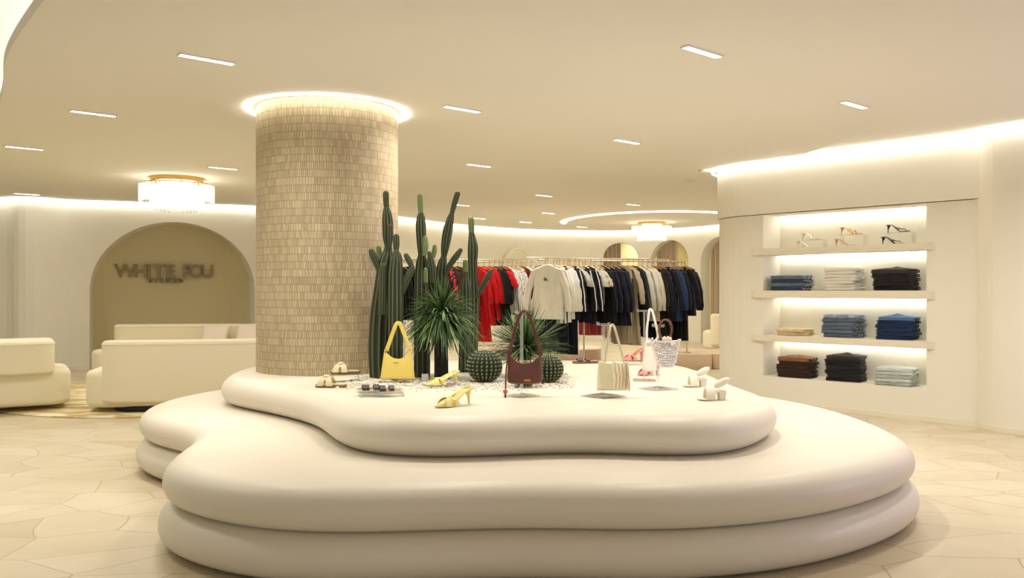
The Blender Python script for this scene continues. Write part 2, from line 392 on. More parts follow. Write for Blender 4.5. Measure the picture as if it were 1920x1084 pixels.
wall('wall_fitting', PBB, 0, ZC, 'fitting', thick=.05)
names = ['leftmost arch at the far end of the shop', 'middle arch, beside the far chandelier', 'right arch, half hidden by the shelving wall']
for (s1, s2, _, zh, _), nm in zip(holes, names):
    c = PB.at(s1+.01, -.34); e = PB.at((s1+s2)/2+.02, -.34); t = (e-c); n = Vector((t.y, -t.x)).normalized()
    mb = MB(); rows = []
    for i in range(61):
        u = i/60; w = .045*math.sin(u*2*PI*4.5)
        rows.append(u*t+c+n*w)
    th = .012
    r_ = [p+n*th for p in rows]+[p-n*th for p in rows[::-1]]
    mb.loft([[(p.x, p.y, .02) for p in r_], [(p.x, p.y, 2.45) for p in r_]])
    cu = thing('curtain', 'taupe pleated curtain hanging in the '+nm, 'curtain', (0, 0, 0), group='fitting room curtains')
    mb.build('cloth', 'curtain', cu)
    rb = MB(); rb.tube([(c.x, c.y, 2.46), (e.x, e.y, 2.46)], .014); rb.build('rod', 'brass', cu)
# right wall with the lit shelf recess
D1, D2 = Vector((2.6, 8.85)), Vector((4.13, 7.25))
dR = (D2-D1).normalized(); nR = Vector((-dR.y, dR.x))*-1            # room side
PR = Path([(6.4, 10.6), (4.6, 10.6), (3.4, 10.3), (2.75, 9.95), (2.45, 9.65), (2.36, 9.36), (2.43, 9.08), tuple(D1), tuple(D1.lerp(D2, .33)), tuple(D1.lerp(D2, .66)), tuple(D2), tuple(D2+dR*.35)], side=1, per=12)
if PR.nrm(PR.len-.5).y > 0: PR.side = -1
sN = min(range(1201), key=lambda i: (PR.at(PR.len*i/1200)-Vector((2.37, 9.3))).length)*PR.len/1200
RS = lambda px: PR.spx(px, sN, PR.len)
ra, rb_ = RS(1431), RS(1737)
SB = [.297, 1.20-.08, .0]                                            # recess floor
wall('wall_right', PR, 0, 2.005, 'wall', [(ra, rb_, (lambda s: .295), (lambda s: 2.0), .36)], thick=.08, step=.1)
wall('wall_right_upper', PR, 2.012, 2.59, 'wall', thick=.3, off=.022, step=.1)
wall('wall_recess', PR, .25, 2.05, 'wall', thick=.03, off=-.36, s0=ra-.1, s1=rb_+.1)
PX = Path([(4.11, 7.55), (4.1, 7.2), (4.13, 7.03), (4.3, 6.82), (4.6, 6.72), (4.95, 6.8), (5.3, 6.9), (6.4, 6.6), (7.6, 5.2), (8.2, 2), (8.2, -3.3)], per=12)
if PX.nrm(PX.len*.5).x > 0: PX.side = -1
wall('wall_pilaster', PX, 0, 2.6, 'wall', step=.06)
struct(ribbon('baseboard_right', PR, 2, PR.len, 0, .014, 0, .045, M['base'])); struct(ribbon('baseboard_pilaster', PX, .2, PX.len, 0, .014, 0, .045, M['base'], step=.05))

# cove lights along the wall tops
def cove(path, s0, s1, z, label, off=.05, w=.03, m='led', step=.1):
    o = ribbon('light_strip', path, s0, s1, off, off+w, z-.015, z, M[m], step); return tag(o, label, 'strip light', 'cove light strips')
cove(PL, 13, PL.len, 2.565, 'white light strip along the top of the left wall over the arched niche')
cove(PB, 0, PB.len-1.5, 2.66, 'white light strip along the top of the curved far wall')
cove(PR, 1.5, PR.len-.02, 2.56, 'white light strip along the top of the shelving wall', .06)
cove(PX, .35, 3.6, 2.59, 'short white light strip curving over the pilaster at the right edge', .06, step=.04)
PE = Path([tuple(p) for p in edge2[30:]], smooth=False)
cove(PE, 0, PE.len, 2.70, 'white light strip behind the curved ceiling edge at upper left', .08)
arcp = Path([(3.0+1.85*math.cos(a), 17.6+2.3*math.sin(a)) for a in [math.radians(170+5*i) for i in range(37)]], smooth=False)
cove(arcp, 0, arcp.len, 2.668, 'curved white light strip in the ceiling around the far chandelier', 0, .1)

# column and its ring
CX, CY, CR = -1.407, 6.33, .53
n = 128; mb = MB(); mb.uv = []
vs = []
for z in (TT+.001, ZI-.002):
    for j in range(n+1):
        a = 2*PI*j/n+PI/2; vs.append((CX+CR*math.cos(a), CY+CR*math.sin(a), z)); mb.uv.append((2*PI*j/n*CR, z))
mb.add(vs, [(j, j+1, n+2+j, n+1+j) for j in range(n)]+[tuple(range(n+1, 2*n+1))])
tag(mb.build('column', 'column'), 'thick round column clad in narrow beige mosaic tiles beside the cacti', 'column')
mb = MB(); n = 96; prof = [(.591, 2.558), (.6, 2.558), (.6, 2.568), (.591, 2.568)]
vs = [(CX+r*math.cos(2*PI*j/n), CY+r*math.sin(2*PI*j/n), z) for j in range(n) for r, z in prof]
mb.add(vs, [(4*j+k, 4*j+(k+1) % 4, 4*((j+1) % n)+(k+1) % 4, 4*((j+1) % n)+k) for j in range(n) for k in range(4)])
tag(mb.build('ring_light', 'ledring'), 'glowing white ring light around the top of the tiled column', 'ring light')

# ================================================================== PLATFORM
t2 = [(-1.66, 3.875), (-1.60, 3.80, .05), (-1.44, 3.65, .06), (-1.21, 3.485, .06), (-1.0, 3.39, .06), (-.78, 3.356, .06), (-.56, 3.36, .06), (-.35, 3.39, .06), (-.13, 3.42, .06), (.09, 3.43, .06), (.31, 3.415, .06), (.525, 3.39, .06), (.75, 3.41, .06), (.985, 3.47, .06), (1.24, 3.565, .06), (1.55, 3.765, .06), (1.87, 4.03, .05), (2.1, 4.32, .03), (2.2, 4.6, .0), (2.2, 5.0, .04), (2.16, 5.59, .05), (1.98, 6.15, .05), (1.5, 6.9), (.5, 7.4), (-.8, 7.55), (-1.8, 7.4), (-2.32, 6.85, .04), (-2.49, 6.45, .04), (-2.55, 6.1, .04), (-2.52, 5.65, .04), (-2.33, 5.28, .03), (-2.08, 5.06, .03), (-1.88, 4.86), (-1.76, 4.62), (-1.71, 4.4, .03), (-1.70, 4.15, .02)]
t3 = [(-2.08, 5.93), (-1.98, 5.72, .05), (-1.75, 5.50, .06), (-1.39, 5.14, .06), (-1.12, 4.77, .05), (-.96, 4.42, .05), (-.83, 4.15, .06), (-.67, 3.99, .06), (-.40, 3.92, .06), (-.15, 3.94, .06), (.10, 4.0, .06), (.365, 4.03, .06), (.616, 3.98, .06), (.87, 3.95, .06), (1.1, 4.05, .06), (1.34, 4.36, .04), (1.47, 4.65, .03), (1.5, 4.95), (1.42, 5.5, .05), (1.43, 6.2, .05), (1.32, 6.8, .05), (.87, 7.09, .06), (.4, 7.15, .06), (-.2, 7.2), (-.9, 7.22), (-1.5, 7.2), (-2.0, 6.95), (-2.15, 6.4)]
o2, o3 = outline(t2), outline(t3)
pf = thing('display_platform', 'large cream plaster display platform of three stacked cushion-shaped tiers', 'display platform', (0, 4.8, 0))
def at_pf(mb, name, m): o = mb.build(name, m, pf); o.matrix_parent_inverse = Matrix.Identity(4); o.location = (0, -4.8, 0); return o
N2 = normals2(o2)
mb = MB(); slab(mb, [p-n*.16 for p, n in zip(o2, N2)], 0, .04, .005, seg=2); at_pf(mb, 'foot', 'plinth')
mb = MB(); slab(mb, [p+n*.02 for p, n in zip(o2, N2)], .006, .209, .098, .115); at_pf(mb, 'tier', 'plaster')
mb = MB(); slab(mb, o2, .205, .402, .0985, .115); at_pf(mb, 'tier', 'plaster')
mb = MB(); slab(mb, o3, .4, TT, .1, .125); at_pf(mb, 'tier', 'plaster')

# ================================================================== CEILING LAMPS
def lamp_proto():
    r = thing('ceiling_light', '', 'ceiling light', group='linear ceiling lights')
    mb = MB(); w, d = .32, .05; t = .006
    for c, s_ in (((0, d/2, 0), (w, t, .012)), ((0, -d/2, 0), (w, t, .012)), ((w/2, 0, 0), (t, d+t, .012)), ((-w/2, 0, 0), (t, d+t, .012))): mb.box(c, s_)
    mb.build('frame', 'frame', r, smooth=False)
    mb = MB(); mb.box((0, 0, .001), (w-t, d-t, .006)); mb.build('diffuser', 'lamp', r, smooth=False)
    return r
LP = [((388, 109), ZI, 'large slim ceiling light at upper left, nearest the camera above the column'), ((1317, 95), ZI, 'slim ceiling light at upper right, nearest the camera'),
      ((175, 211), ZI, 'slim ceiling light left of the column ring, below the largest left one'), ((46, 276), ZI, 'slim ceiling light at the left edge of the photo'),
      ((867, 203), ZI, 'slim ceiling light just right of the column ring'), ((1602, 195), ZI, 'slim ceiling light above the shelving wall'),
      ((1176, 264), ZI, 'slim ceiling light in the middle, left of the shelving wall'), ((898, 309), ZI, 'slim ceiling light at the far edge of the lower ceiling above the cacti'),
      ((418, 314), ZI, 'slim ceiling light between the near chandelier and the column'), ((50, 363), ZI, 'slim ceiling light near the left wall top, left of the chandelier'),
      ((1020, 366), ZC, 'slim ceiling light of the back ceiling straight over the cream sweatshirt'), ((866, 384), ZC, 'slim ceiling light of the back ceiling right of the leaning cactus tip'),
      ((1187, 383), ZC, 'slim ceiling light just in front of the curved ceiling light arc'), ((1028, 399), ZC, 'small slim ceiling light over the clothes rails, left of the arc'),
      ((985, 416), ZC, 'faint slim ceiling light over the arched mirror'), ((1091, 425), ZC, 'tiny slim ceiling light inside the left end of the light arc'), ((898, 409), ZC, 'small slim ceiling light above the tip of the rightmost cactus')]
lp = None
for (px, py), z, lab in LP:
    p = on(px, py, z); p.z = z-.006
    if lp is None: lp = lamp_proto(); o = lp
    else: o = copy_tree(lp)
    o.location = p; o.rotation_euler = (0, 0, math.radians(40)); o['label'] = lab
p = on(1297, 338, ZC); sp = thing('spotlight', 'small round recessed spotlight beside the top of the shelving wall', 'spotlight', (p.x, p.y, ZC-.012))
mb = MB(); mb.lathe([(.035, 0), (.06, 0), (.06, .012), (.035, .012)], 24); mb.build('rim', 'frame', sp)
mb = MB(); mb.lathe([(.002, .004), (.034, .004), (.034, .01), (.002, .01)], 24); mb.build('lens', 'lamp', sp)

# ================================================================== CHANDELIERS
def chandelier(lab, loc):
    r = thing('chandelier', lab, 'chandelier', loc, group='glass rod chandeliers')
    mb = MB(); mb.lathe([(.01, 0), (.30, 0), (.30, -.05), (.28, -.055), (.01, -.055)], 40); mb.build('canopy', 'brass', r)
    mb = MB()
    for R, z in ((.42, -.085), (.3, -.1)):
        pts = [(R*math.cos(a), R*math.sin(a), z) for a in [2*PI*i/48 for i in range(49)]]; mb.tube(pts, .007, 6)
    for i in range(6):
        a = 2*PI*i/6; mb.tube([(.25*math.cos(a), .25*math.sin(a), -.04), (.42*math.cos(a), .42*math.sin(a), -.085)], .006, 6)
    mb.build('ring_frame', 'brass', r)
    mb = MB(); mb.lathe([(.01, -.06), (.2, -.06), (.22, -.16), (.2, -.33), (.01, -.36)], 24); mb.build('bulb', 'bulb', r)
    first = None
    for R, z0, h, cnt in ((.42, -.08, .22, 48), (.3, -.1, .30, 36)):
        base = None
        for i in range(cnt):
            a = 2*PI*i/cnt
            if base is None:
                mb = MB(); mb.loft([[(x, y, z) for x, y in ((.021, 0), (.012, .012), (-.012, .012), (-.021, 0), (-.012, -.012), (.012, -.012))] for z in (0, -h)])
                base = mb.build('glass_rod', 'rod', r, smooth=False); o = base
            else:
                o = base.copy(); COL.objects.link(o); o.parent = r
            o.location = (R*math.cos(a), R*math.sin(a), z0); o.rotation_euler = (0, 0, a+PI/2)
    return r
p = on(332, 334, ZI); ch = chandelier('large glass rod chandelier with brass canopy in front of the arched niche', (p.x, p.y, ZI))
p = on(1222, 417, ZC); copy_tree(ch, 'distant glass rod chandelier with brass canopy in front of the curtained arches', (p.x, p.y, ZC))

# ================================================================== SIGN
sn = NP.spx(310, 0, NP.len)
sg_ang = NP.ang(NP.len*.5); tdir = Vector((math.cos(sg_ang), math.sin(sg_ang))); nd = Vector((math.sin(sg_ang), -math.cos(sg_ang)))
sc_ = NP.at(sn, .04)
M['letter'] = mat('sign_letters', (156, 139, 102), .6)  # letter colour darkened in place of the shadow outlines around pale letters
sign = thing('wall_sign', 'raised lettering sign on the back of the arched niche', 'sign', (sc_.x, sc_.y, 0), sg_ang)
def letter(ch_, x, z, size, wide=1.0, depth=.03):
    cu = bpy.data.curves.new('letter', 'FONT'); cu.body = ch_; cu.size = size; cu.extrude = depth; cu.offset = size*.018; cu.align_x = 'CENTER'
    o = bpy.data.objects.new('letter', cu); COL.objects.link(o)
    bpy.context.view_layer.update()
    me = bpy.data.meshes.new_from_object(o.evaluated_get(bpy.context.evaluated_depsgraph_get()))
    bpy.data.objects.remove(o); me.materials.clear(); me.materials.append(M['letter'])
    l = bpy.data.objects.new('letter', me); COL.objects.link(l); l.parent = sign; l.location = (x, 0, z); l.rotation_euler = (PI/2, 0, 0); l.scale = (wide, 1, 1)
dS = sc_.y; k = dS/F; zb = gz(520, dS)
for c_, px in zip('WHITEFOU', (242, 268, 282, 299, 319, 348, 364, 384)): letter(c_, (px-310)*k, zb, .30, 1.0)
for c_, px in zip('BYSDED', (284, 294, 304, 315, 326, 337)): letter(c_, (px-310)*k, gz(530, dS), .105, 1.15, .03)

# ================================================================== LOUNGE
RC = (-3.85, 9.7)
mb = MB(); slab(mb, [Vector((RC[0]+1.98*(1+.012*math.sin(9*a))*math.cos(a), RC[1]+1.95*math.sin(a))) for a in [2*PI*i/120 for i in range(120)]], .0, .014, .006, seg=3)
tag(mb.build('rug', 'rug'), 'round cream patterned rug under the sofas', 'rug')
def sofa(lab, loc, rz, L, seat_d=.85, back_h=.70, seat_shift=-.16, group='cream sofas', back_d=.26, name='sofa', bow=.08, base=True, backz=.10, bl=None):
    r = thing(name, lab, 'sofa', loc, rz, group); bl = bl or L
    mb = MB(); o = [p+Vector((seat_shift, seat_d/2+.1)) for p in rrect(L, seat_d, .22, 8, bow)]
    slab(mb, o, .05, .40, .055); mb.build('seat', 'boucle', r)
    mb = MB(); o = [p+Vector((0, back_d/2)) for p in rrect(bl, back_d, .12, 8, bow)]
    slab(mb, o, backz, back_h, .035); b = mb.build('backrest', 'boucle', r)
    m2 = MB(); N = normals2(o); m2.tube([(p.x+n.x*.0, p.y+n.y*.0, back_h-.035) for p, n in zip(o+[o[0]], N+[N[0]])], .006, 6); m2.build('piping', 'boucle', b)
    if base:
        mb = MB(); slab(mb, [p+Vector((0, seat_d/2+.05)) for p in rrect(L-.2, seat_d-.1, .2, 8, bow)], .012, .06, .004, seg=2); mb.build('plinth', 'black', r)
    return r
sofa('cream curved sofa seen from behind, half hidden by the tiled column', (-2.92, 8.1, .012), math.radians(14), 2.15, bl=2.1)
sofa('cream sofa facing the room in front of the arched niche', (-4.45, 11.95, .012), PI+math.radians(4), 2.35, seat_shift=.04, back_h=.71, bl=2.33)
sofa('low cream sofa at the left edge, its back to the camera', (-5.26, 7.66, .012), math.radians(31), 1.9, seat_shift=.1, backz=.37, back_d=.62, bl=1.8, seat_d=.95, bow=.0, base=False)
def cushion(lab, loc, rz, tilt, w=.42):
    mb = MB(); n = 20
    top = [[0]*(n+1) for _ in range(n+1)]; vs = []; fs = []
    for sgn in (1, -1):
        for i in range(n+1):
            for j in range(n+1):
                u, v = 2*i/n-1, 2*j/n-1; e = max(0, (1-u**4)*(1-v**4))**.5
                vs.append((u*w/2*(1-.06*(1-abs(v))), sgn*.07*e, w/2+v*w/2*(1-.06*(1-abs(u)))))
    for sgn in (0, 1):
        for i in range(n):
            for j in range(n):
                a = sgn*(n+1)**2+i*(n+1)+j; f = (a, a+1, a+n+2, a+n+1); fs.append(f if sgn else f[::-1])
    mb.add(vs, fs); o = mb.build('cushion', 'pillow'); o.location = loc; o.rotation_euler = (tilt, 0, rz); return tag(o, lab, 'cushion', 'sofa cushions')
cushion('pale linen cushion lying on the far sofa seat, left of the other cushion', (-4.12, 11.4, .40), .1, -.5, .36)
cushion('linen cushion beside the tiled column on the far sofa seat', (-3.66, 11.38, .40), -.15, -.5, .38)
# cream chair glimpsed behind the shelving wall
ac = thing('armchair', 'cream armchair partly hidden behind the left edge of the shelving wall', 'armchair', (4.28, 16.6, 0), .3)
mb = MB(); slab(mb, [p+Vector((0, .1)) for p in rrect(.7, .7, .25, 8)], .02, .4, .08); mb.build('seat', 'boucle', ac)
mb = MB(); slab(mb, [p+Vector((0, -.25)) for p in rrect(.75, .2, .09, 8, .15)], .1, .74, .05); mb.build('backrest', 'boucle', ac)

# ================================================================== PLANTS ON THE PLATFORM
def W(px, py, d): return Vector((gx(px, d), d, gz(py, d)))
ORD = ['first', 'second', 'third', 'fourth', 'fifth', 'sixth', 'seventh', 'eighth', 'ninth', 'tenth', 'eleventh', 'twelfth']
def stem(name, parent, pts, m='cactus', ribs=9, rot=0):
    """pts: world (point, radius) list bottom to top; ribbed column with a rounded tip"""
    o = Vector(parent.location); P = catmull([Vector((*p, 0))[:3] if len(p) == 2 else Vector(p) for p, r in pts], 7)
    R = [v.x for v in catmull([Vector((r, 0)) for p, r in pts], 7)]
    m_ = len(P); T = [(P[min(i+1, m_-1)]-P[max(i-1, 0)]).normalized() for i in range(m_)]
    r_end = R[-1]
    for k in (.35, .65, .85, .97):                                # rounded tip
        P.append(P[m_-1]+T[m_-1]*r_end*k*1.1); R.append(r_end*math.sqrt(1-k*k)); T.append(T[m_-1])
    n = ribs*8; u = Vector((1, 0, 0)); rings = []; tones = []
    for p, r, t in zip(P, R, T):
        u = (u-t*u.dot(t)).normalized(); w = t.cross(u); ring = []; tn = []
        for j in range(n):
            c = (1+math.cos(2*PI*j/8))/2; a = 2*PI*j/n+rot
            rr = r*(.83+.17*c**1.3); ring.append(p-o+u*rr*math.cos(a)+w*rr*math.sin(a)); tn.append(c**5*.8)
        rings.append(ring); tones.append(tn)
    mb = MB(); mb.loft(rings, tones); return mb.build(name, m, parent)
def px_stem(name, parent, d, pts, m='cactus', ribs=9, rot=0):
    return stem(name, parent, [((W(x, y, d)), r*1.1/F*d) for x, y, r in pts], m, ribs, rot)
def cactus(lab, base, d):
    return thing('column_cactus', lab, 'cactus', (gx(base[0], d), d, TT), group='columnar cacti')
c = cactus('tall columnar cactus touching the tiled column, leftmost of the group', (713, 708), 5.65)
px_stem('stem', c, 5.65, [(711, 713, 16), (710, 660, 18), (712, 600, 17.5), (717, 550, 16), (721, 510, 14), (724, 490, 13), (727, 474, 8.5), (728, 463, 6.5)])
px_stem('stem', c, 5.65, [(728, 463, 6), (727, 445, 8.5), (727, 425, 9.5), (726, 405, 8.5), (725, 394, 6)])
px_stem('stem', c, 5.65, [(725, 394, 4.6), (724, 380, 5), (723.5, 364, 5.3)], rot=.2)
px_stem('arm', c, 5.6, [(730, 463, 3), (732, 445, 5), (732, 425, 4.5)])
px_stem('arm', c, 5.62, [(712, 512, 4), (706, 495, 5.5), (700, 480, 6), (697, 472, 5.2)])
px_stem('arm', c, 5.72, [(716, 495, 3.5), (712, 478, 5), (710, 466, 4.6)], 'cactus_new')
px_stem('arm', c, 5.50, [(716, 590, 7), (717, 540, 6.5), (718, 500, 5.5)])
c = cactus('stout columnar cactus with a bulbous tip directly above the yellow handbag', (743, 705), 5.5)
px_stem('stem', c, 5.5, [(742, 711, 12.5), (742, 640, 13), (742, 560, 13), (742, 515, 12.5), (743, 492, 10.5), (743, 478, 7), (743, 470, 4.6)], ribs=10)
px_stem('stem', c, 5.5, [(743, 470, 4.2), (743, 458, 5.8), (743, 445, 5.4)], rot=.3)
px_stem('arm', c, 5.5, [(754, 550, 4.5), (760, 530, 6.5), (768, 513, 6.5), (773, 502, 4.5)])
px_stem('arm', c, 5.5, [(773, 502, 4), (768, 491, 5.2), (762, 480, 4.6)])
px_stem('arm', c, 5.55, [(749, 500, 2), (752, 488, 2.5), (749, 476, 2.2)])
c = cactus('upright columnar cactus with pale green top in the middle of the group', (790, 703), 5.75)
px_stem('stem', c, 5.75, [(791, 709, 14), (791, 640, 14), (790, 570, 12.5), (790, 520, 11.5), (791, 495, 10.5), (791, 480, 7)])
px_stem('stem', c, 5.75, [(791, 480, 6), (790, 455, 8), (789, 425, 8.8), (789, 408, 7), (789, 402, 5)])
px_stem('stem', c, 5.75, [(789, 402, 4), (788, 386, 4.8), (787.5, 369, 4.8)], 'cactus_new', rot=.2)
px_stem('arm', c, 5.65, [(796, 480, 3.5), (798, 463, 5), (797, 447, 4)], 'cactus_new')
px_stem('arm', c, 5.62, [(798, 530, 4), (798, 517, 4.2), (798, 506, 3.4)], 'cactus_new')
px_stem('arm', c, 5.7, [(811, 530, 5), (811, 505, 6.6), (807, 485, 5.4), (805, 475, 3.4)])
px_stem('arm', c, 5.8, [(812, 484, 3), (814, 473, 4.4), (815, 463, 3.6)], 'cactus_new')
c = cactus('leaning columnar cactus, its tip tilted to the right', (828, 700), 5.95)
px_stem('stem', c, 5.95, [(826, 701, 11), (826, 620, 11.5), (825, 560, 11.5), (827, 520, 10.5), (829, 497, 8.5), (832, 482, 5)])
px_stem('stem', c, 5.95, [(832, 482, 4.6), (835, 460, 7.5), (839, 435, 8.4), (844, 412, 6.4), (847, 401, 4.2)])
px_stem('stem', c, 5.95, [(847, 401, 3.8), (852, 382, 4.8), (857.5, 364, 4.8)])
px_stem('arm', c, 5.9, [(836, 512, 3.5), (845, 495, 5), (856, 480, 5.4), (863, 470, 4)])
c = cactus('slim columnar cactus at the right of the group beside the red dresses', (884, 692), 6.25)
px_stem('stem', c, 6.25, [(886, 694, 8.5), (887, 620, 9), (888, 560, 9.5), (887, 520, 7.5), (886, 490, 8.4), (886.5, 465, 9), (885, 447, 6.5), (884, 438, 4.8)])
px_stem('stem', c, 6.25, [(884, 438, 4.4), (883.5, 425, 5.4), (883, 411, 5)], 'cactus_new')
px_stem('arm', c, 6.2, [(893, 560, 3), (904, 538, 5), (914, 520, 5.2), (920, 509, 3.8)])
c = cactus('short columnar cactus with a stubby tip behind the spiky plant', (870, 696), 6.1)
px_stem('stem', c, 6.1, [(870, 697, 10), (871, 640, 10), (873, 580, 10), (873, 540, 9.5), (873, 522, 6), (873, 512, 4.4)])
px_stem('stem', c, 6.1, [(873, 512, 4), (872.5, 500, 4.8), (872.5, 491, 4.4)], 'cactus_new')

def spiky(lab, px, by, d, cy, rpx, n, tr, seed, droop, lo):
    rnd = random.Random(seed); base = Vector((gx(px, d), d, TT)); top = W(px, cy, d)-base; Lm = rpx/F*d
    r = thing('spiky_plant', lab, 'plant', base, group='spiky leaved plants')
    mb = MB(); mb.lathe([(tr*1.15, 0), (tr, .05), (tr*.92, top.z*.5), (tr, top.z), (tr*.3, top.z+.02)], 16); mb.build('trunk', 'trunk', r)
    mb = MB()
    for i in range(n):
        az = rnd.uniform(0, 2*PI); el = math.asin(rnd.uniform(math.sin(lo), .99)); L = Lm*rnd.uniform(.75, 1.12); w = rnd.uniform(.0035, .0065)
        dv = Vector((math.cos(az)*math.cos(el), math.sin(az)*math.cos(el), math.sin(el))); sd = dv.cross(Vector((0, 0, 1))).normalized()
        p = top+dv*.02+Vector((0, 0, rnd.uniform(-.05, .01))); a = []; b = []; tn = []; K = 7; tone = rnd.random()**1.6
        for k in range(K+1):
            t = k/K; q = p+dv*L*t+Vector((0, 0, -droop*rnd.uniform(.85, 1.15)*L*t*t*math.cos(el)))
            ww = w*(1-t**2.5)+.0006; a.append(q-sd*ww); b.append(q+sd*ww); tn += [tone, tone]
        vs = [v for pr in zip(a, b) for v in pr]; N_ = len(vs); up = Vector((0, 0, .0012))
        mb.add(vs+[v+up for v in vs], [(2*k, 2*k+1, 2*k+3, 2*k+2) for k in range(K)]+[(N_+2*k+2, N_+2*k+3, N_+2*k+1, N_+2*k) for k in range(K)]+[(2*k, 2*k+2, N_+2*k+2, N_+2*k) for k in range(K)]+[(2*k+3, 2*k+1, N_+2*k+1, N_+2*k+3) for k in range(K)], tn+tn)
    mb.build('leaves', 'leaf', r, smooth=False); return r
spiky('tall spiky grass-leaved plant with a dark trunk right of the yellow handbag', 828, 709, 5.6, 588, 76, 720, .046, 3, .5, -.6)
spiky('low spiky green plant behind the brown handbag', 984, 700, 5.75, 648, 82, 420, .05, 8, .12, -.3)

def barrel(lab, px, by, d, r):
    b = thing('barrel_cactus', lab, 'cactus', (gx(px, d), d, TT), group='barrel cacti'); ribs = 22; n = ribs*6; m = 40
    rings = []; tones = []; sp = MB(); rnd = random.Random(px)
    for i in range(m+1):
        a = -PI/2+PI*(i+.3)/(m+.6); k = max(.03, math.cos(a)); ring = []; tn = []
        for j in range(n):
            c = (1+math.cos(2*PI*j/6))/2; rr = r*k*(.9+.1*c)*(1.02); th = 2*PI*j/n
            p = Vector((rr*math.cos(th), rr*math.sin(th), r*.95+r*.95*math.sin(a)-(.12*r if i >= m-1 else 0))); ring.append(p); tn.append(c**3*(.95 if i % 3 == 0 else .12))
            if j % 6 == 0 and i % 3 == 0 and 3 <= i <= m-3:
                o = (p-Vector((0, 0, r))).normalized()
                for q in range(5):
                    e = p+o*.008+Vector((rnd.uniform(-1, 1), rnd.uniform(-1, 1), rnd.uniform(-.6, 1)))*.007; s_ = o.orthogonal().normalized()*.0011; s2 = o.cross(s_)
                    sp.add([p+s_, p-s_*.5+s2, p-s_*.5-s2, e], [(0, 1, 3), (1, 2, 3), (2, 0, 3)])
        rings.append(ring); tones.append(tn)
    mb = MB(); mb.loft(rings, tones); mb.build('body', 'barrel', b)
    s_ = sp.build('spines', 'spine', b, smooth=False); s_['kind'] = 'stuff'; return b
barrel('round barrel cactus left of the brown handbag', 909, 718, 5.38, .113)
barrel('round barrel cactus right of the brown handbag', 1028, 719, 5.36, .098)
barrel('small barrel cactus peeking out below the brown handbag', 984, 727, 5.14, .085)
# white pebbles around the plants
rnd = random.Random(5); mb = MB()
for i in range(1500):
    t = rnd.random(); px = 655+t*420; c0 = 5.55-.25*math.sin(t*PI*.8)+.2*(t-.5)
    d = c0+rnd.gauss(0, .17); x = gx(px, 5.5)
    if (x-CX)**2+(d-CY)**2 < .55**2: continue
    mb.ball((x, d, TT+.004), rnd.uniform(.005, .011), 6, 4, (rnd.uniform(.8, 1.4), rnd.uniform(.8, 1.2), .7))
tag(mb.build('pebbles', 'pebble'), 'scatter of small white pebbles around the feet of the cacti', 'pebbles', kind='stuff')
cd = MB(); cd.box((0, 0, .021), (.045, .003, .042)); o = cd.build('price_card', 'card', smooth=False); o.location = (gx(797, 5.5), 5.5, TT+.004)
tag(o, 'small blank white card leaning at the foot of the cacti', 'card')

# ================================================================== ACRYLIC STANDS AND BAGS
def acrylic_stand(lab, px, d, h, rz=.6, plate=.17, bar=.085):
    r = thing('bag_stand', lab, 'display stand', (gx(px, d), d, TT), rz, 'clear bag stands')
    mb = MB(); slab(mb, rrect(plate, plate, .01, 3), 0, .006, .0015, seg=2); mb.build('base', 'acrylic', r)
    mb = MB(); mb.box((0, 0, .006+h/2), (.014, .014, h)); mb.build('post', 'acrylic', r, smooth=False)
    mb = MB(); mb.box((0, 0, .006+h+.006), (.02, bar, .012)); mb.box((0, bar/2, h+.018), (.02, .006, .016)); mb.box((0, -bar/2, h+.018), (.02, .006, .016)); mb.build('crossbar', 'acrylic', r, smooth=False)
    return r
def bag_body(name, parent, m, wb, wt, h, dip, t, sag=0, corner=.5, nx=26, nz=16, pleat=0):
    mb = MB(); vs = []; fs = []
    for sg in (1, -1):
        for i in range(nx+1):
            u = 2*i/nx-1
            for j in range(nz+1):
                v = j/nz; hw = wb/2+(wt/2-wb/2)*v**.9
                top = h-dip*(1-abs(u)**2.2); bot = sag*(abs(u)**6)
                z = bot+(top-bot)*v; x = u*hw*(1-corner*.06*(1-v)**6)
                e = (1-abs(u)**10)**.5*min(1, (.35+.65*(1-(v)**2)))*(min(1, v*14)**.4 if v < .07 else 1)
                y = sg*max(t*e, .0015)
                if pleat: y += sg*pleat*math.sin(u*34+v*5*u)*max(0, u+.3)*(1-abs(2*v-1)**4)
                vs.append((x, y, z))
    K = (nx+1)*(nz+1)
    for i in range(nx):
        for j in range(nz):
            a = i*(nz+1)+j; f = (a, a+nz+1, a+nz+2, a+1); fs.append(f[::-1]); fs.append(tuple(K+q for q in f))
    for i in range(nx):
        a = i*(nz+1); fs.append((a, a+nz+1, K+a+nz+1, K+a)); a += nz; fs.append((a+nz+1, a, K+a, K+a+nz+1))
    for j in range(nz):
        fs.append((j+1, j, K+j, K+j+1)); a = nx*(nz+1)+j; fs.append((a, a+1, K+a+1, K+a))
    mb.add(vs, fs); return mb.build(name, m, parent)
def strap(name, parent, m, pts, w, t=.004):
    P = catmull([Vector(p) for p in pts], 8); rings = []
    for i, p in enumerate(P):
        tg = (P[min(i+1, len(P)-1)]-P[max(i-1, 0)]).normalized(); yv = Vector((0, 1, 0)); nn = tg.cross(yv).normalized(); yy = nn.cross(tg).normalized()
        rings.append([p+nn*a*w/2+yy*b*t for a, b in ((1, .3), (.8, 1), (-.8, 1), (-1, .3), (-1, -.3), (-.8, -1), (.8, -1), (1, -.3))])
    mb = MB(); mb.loft(rings); return mb.build(name, m, parent)
M['yellow'] = mat('yellow_leather', (238, 214, 112), .38, bump=(40, .05, .003))
M['brownl'] = mat('brown_suede', (98, 56, 44), .6, bump=(90, .15, .002), var=(14, .14))
M['creaml'] = mat('cream_leather', (236, 226, 190), .45, bump=(50, .08, .003))
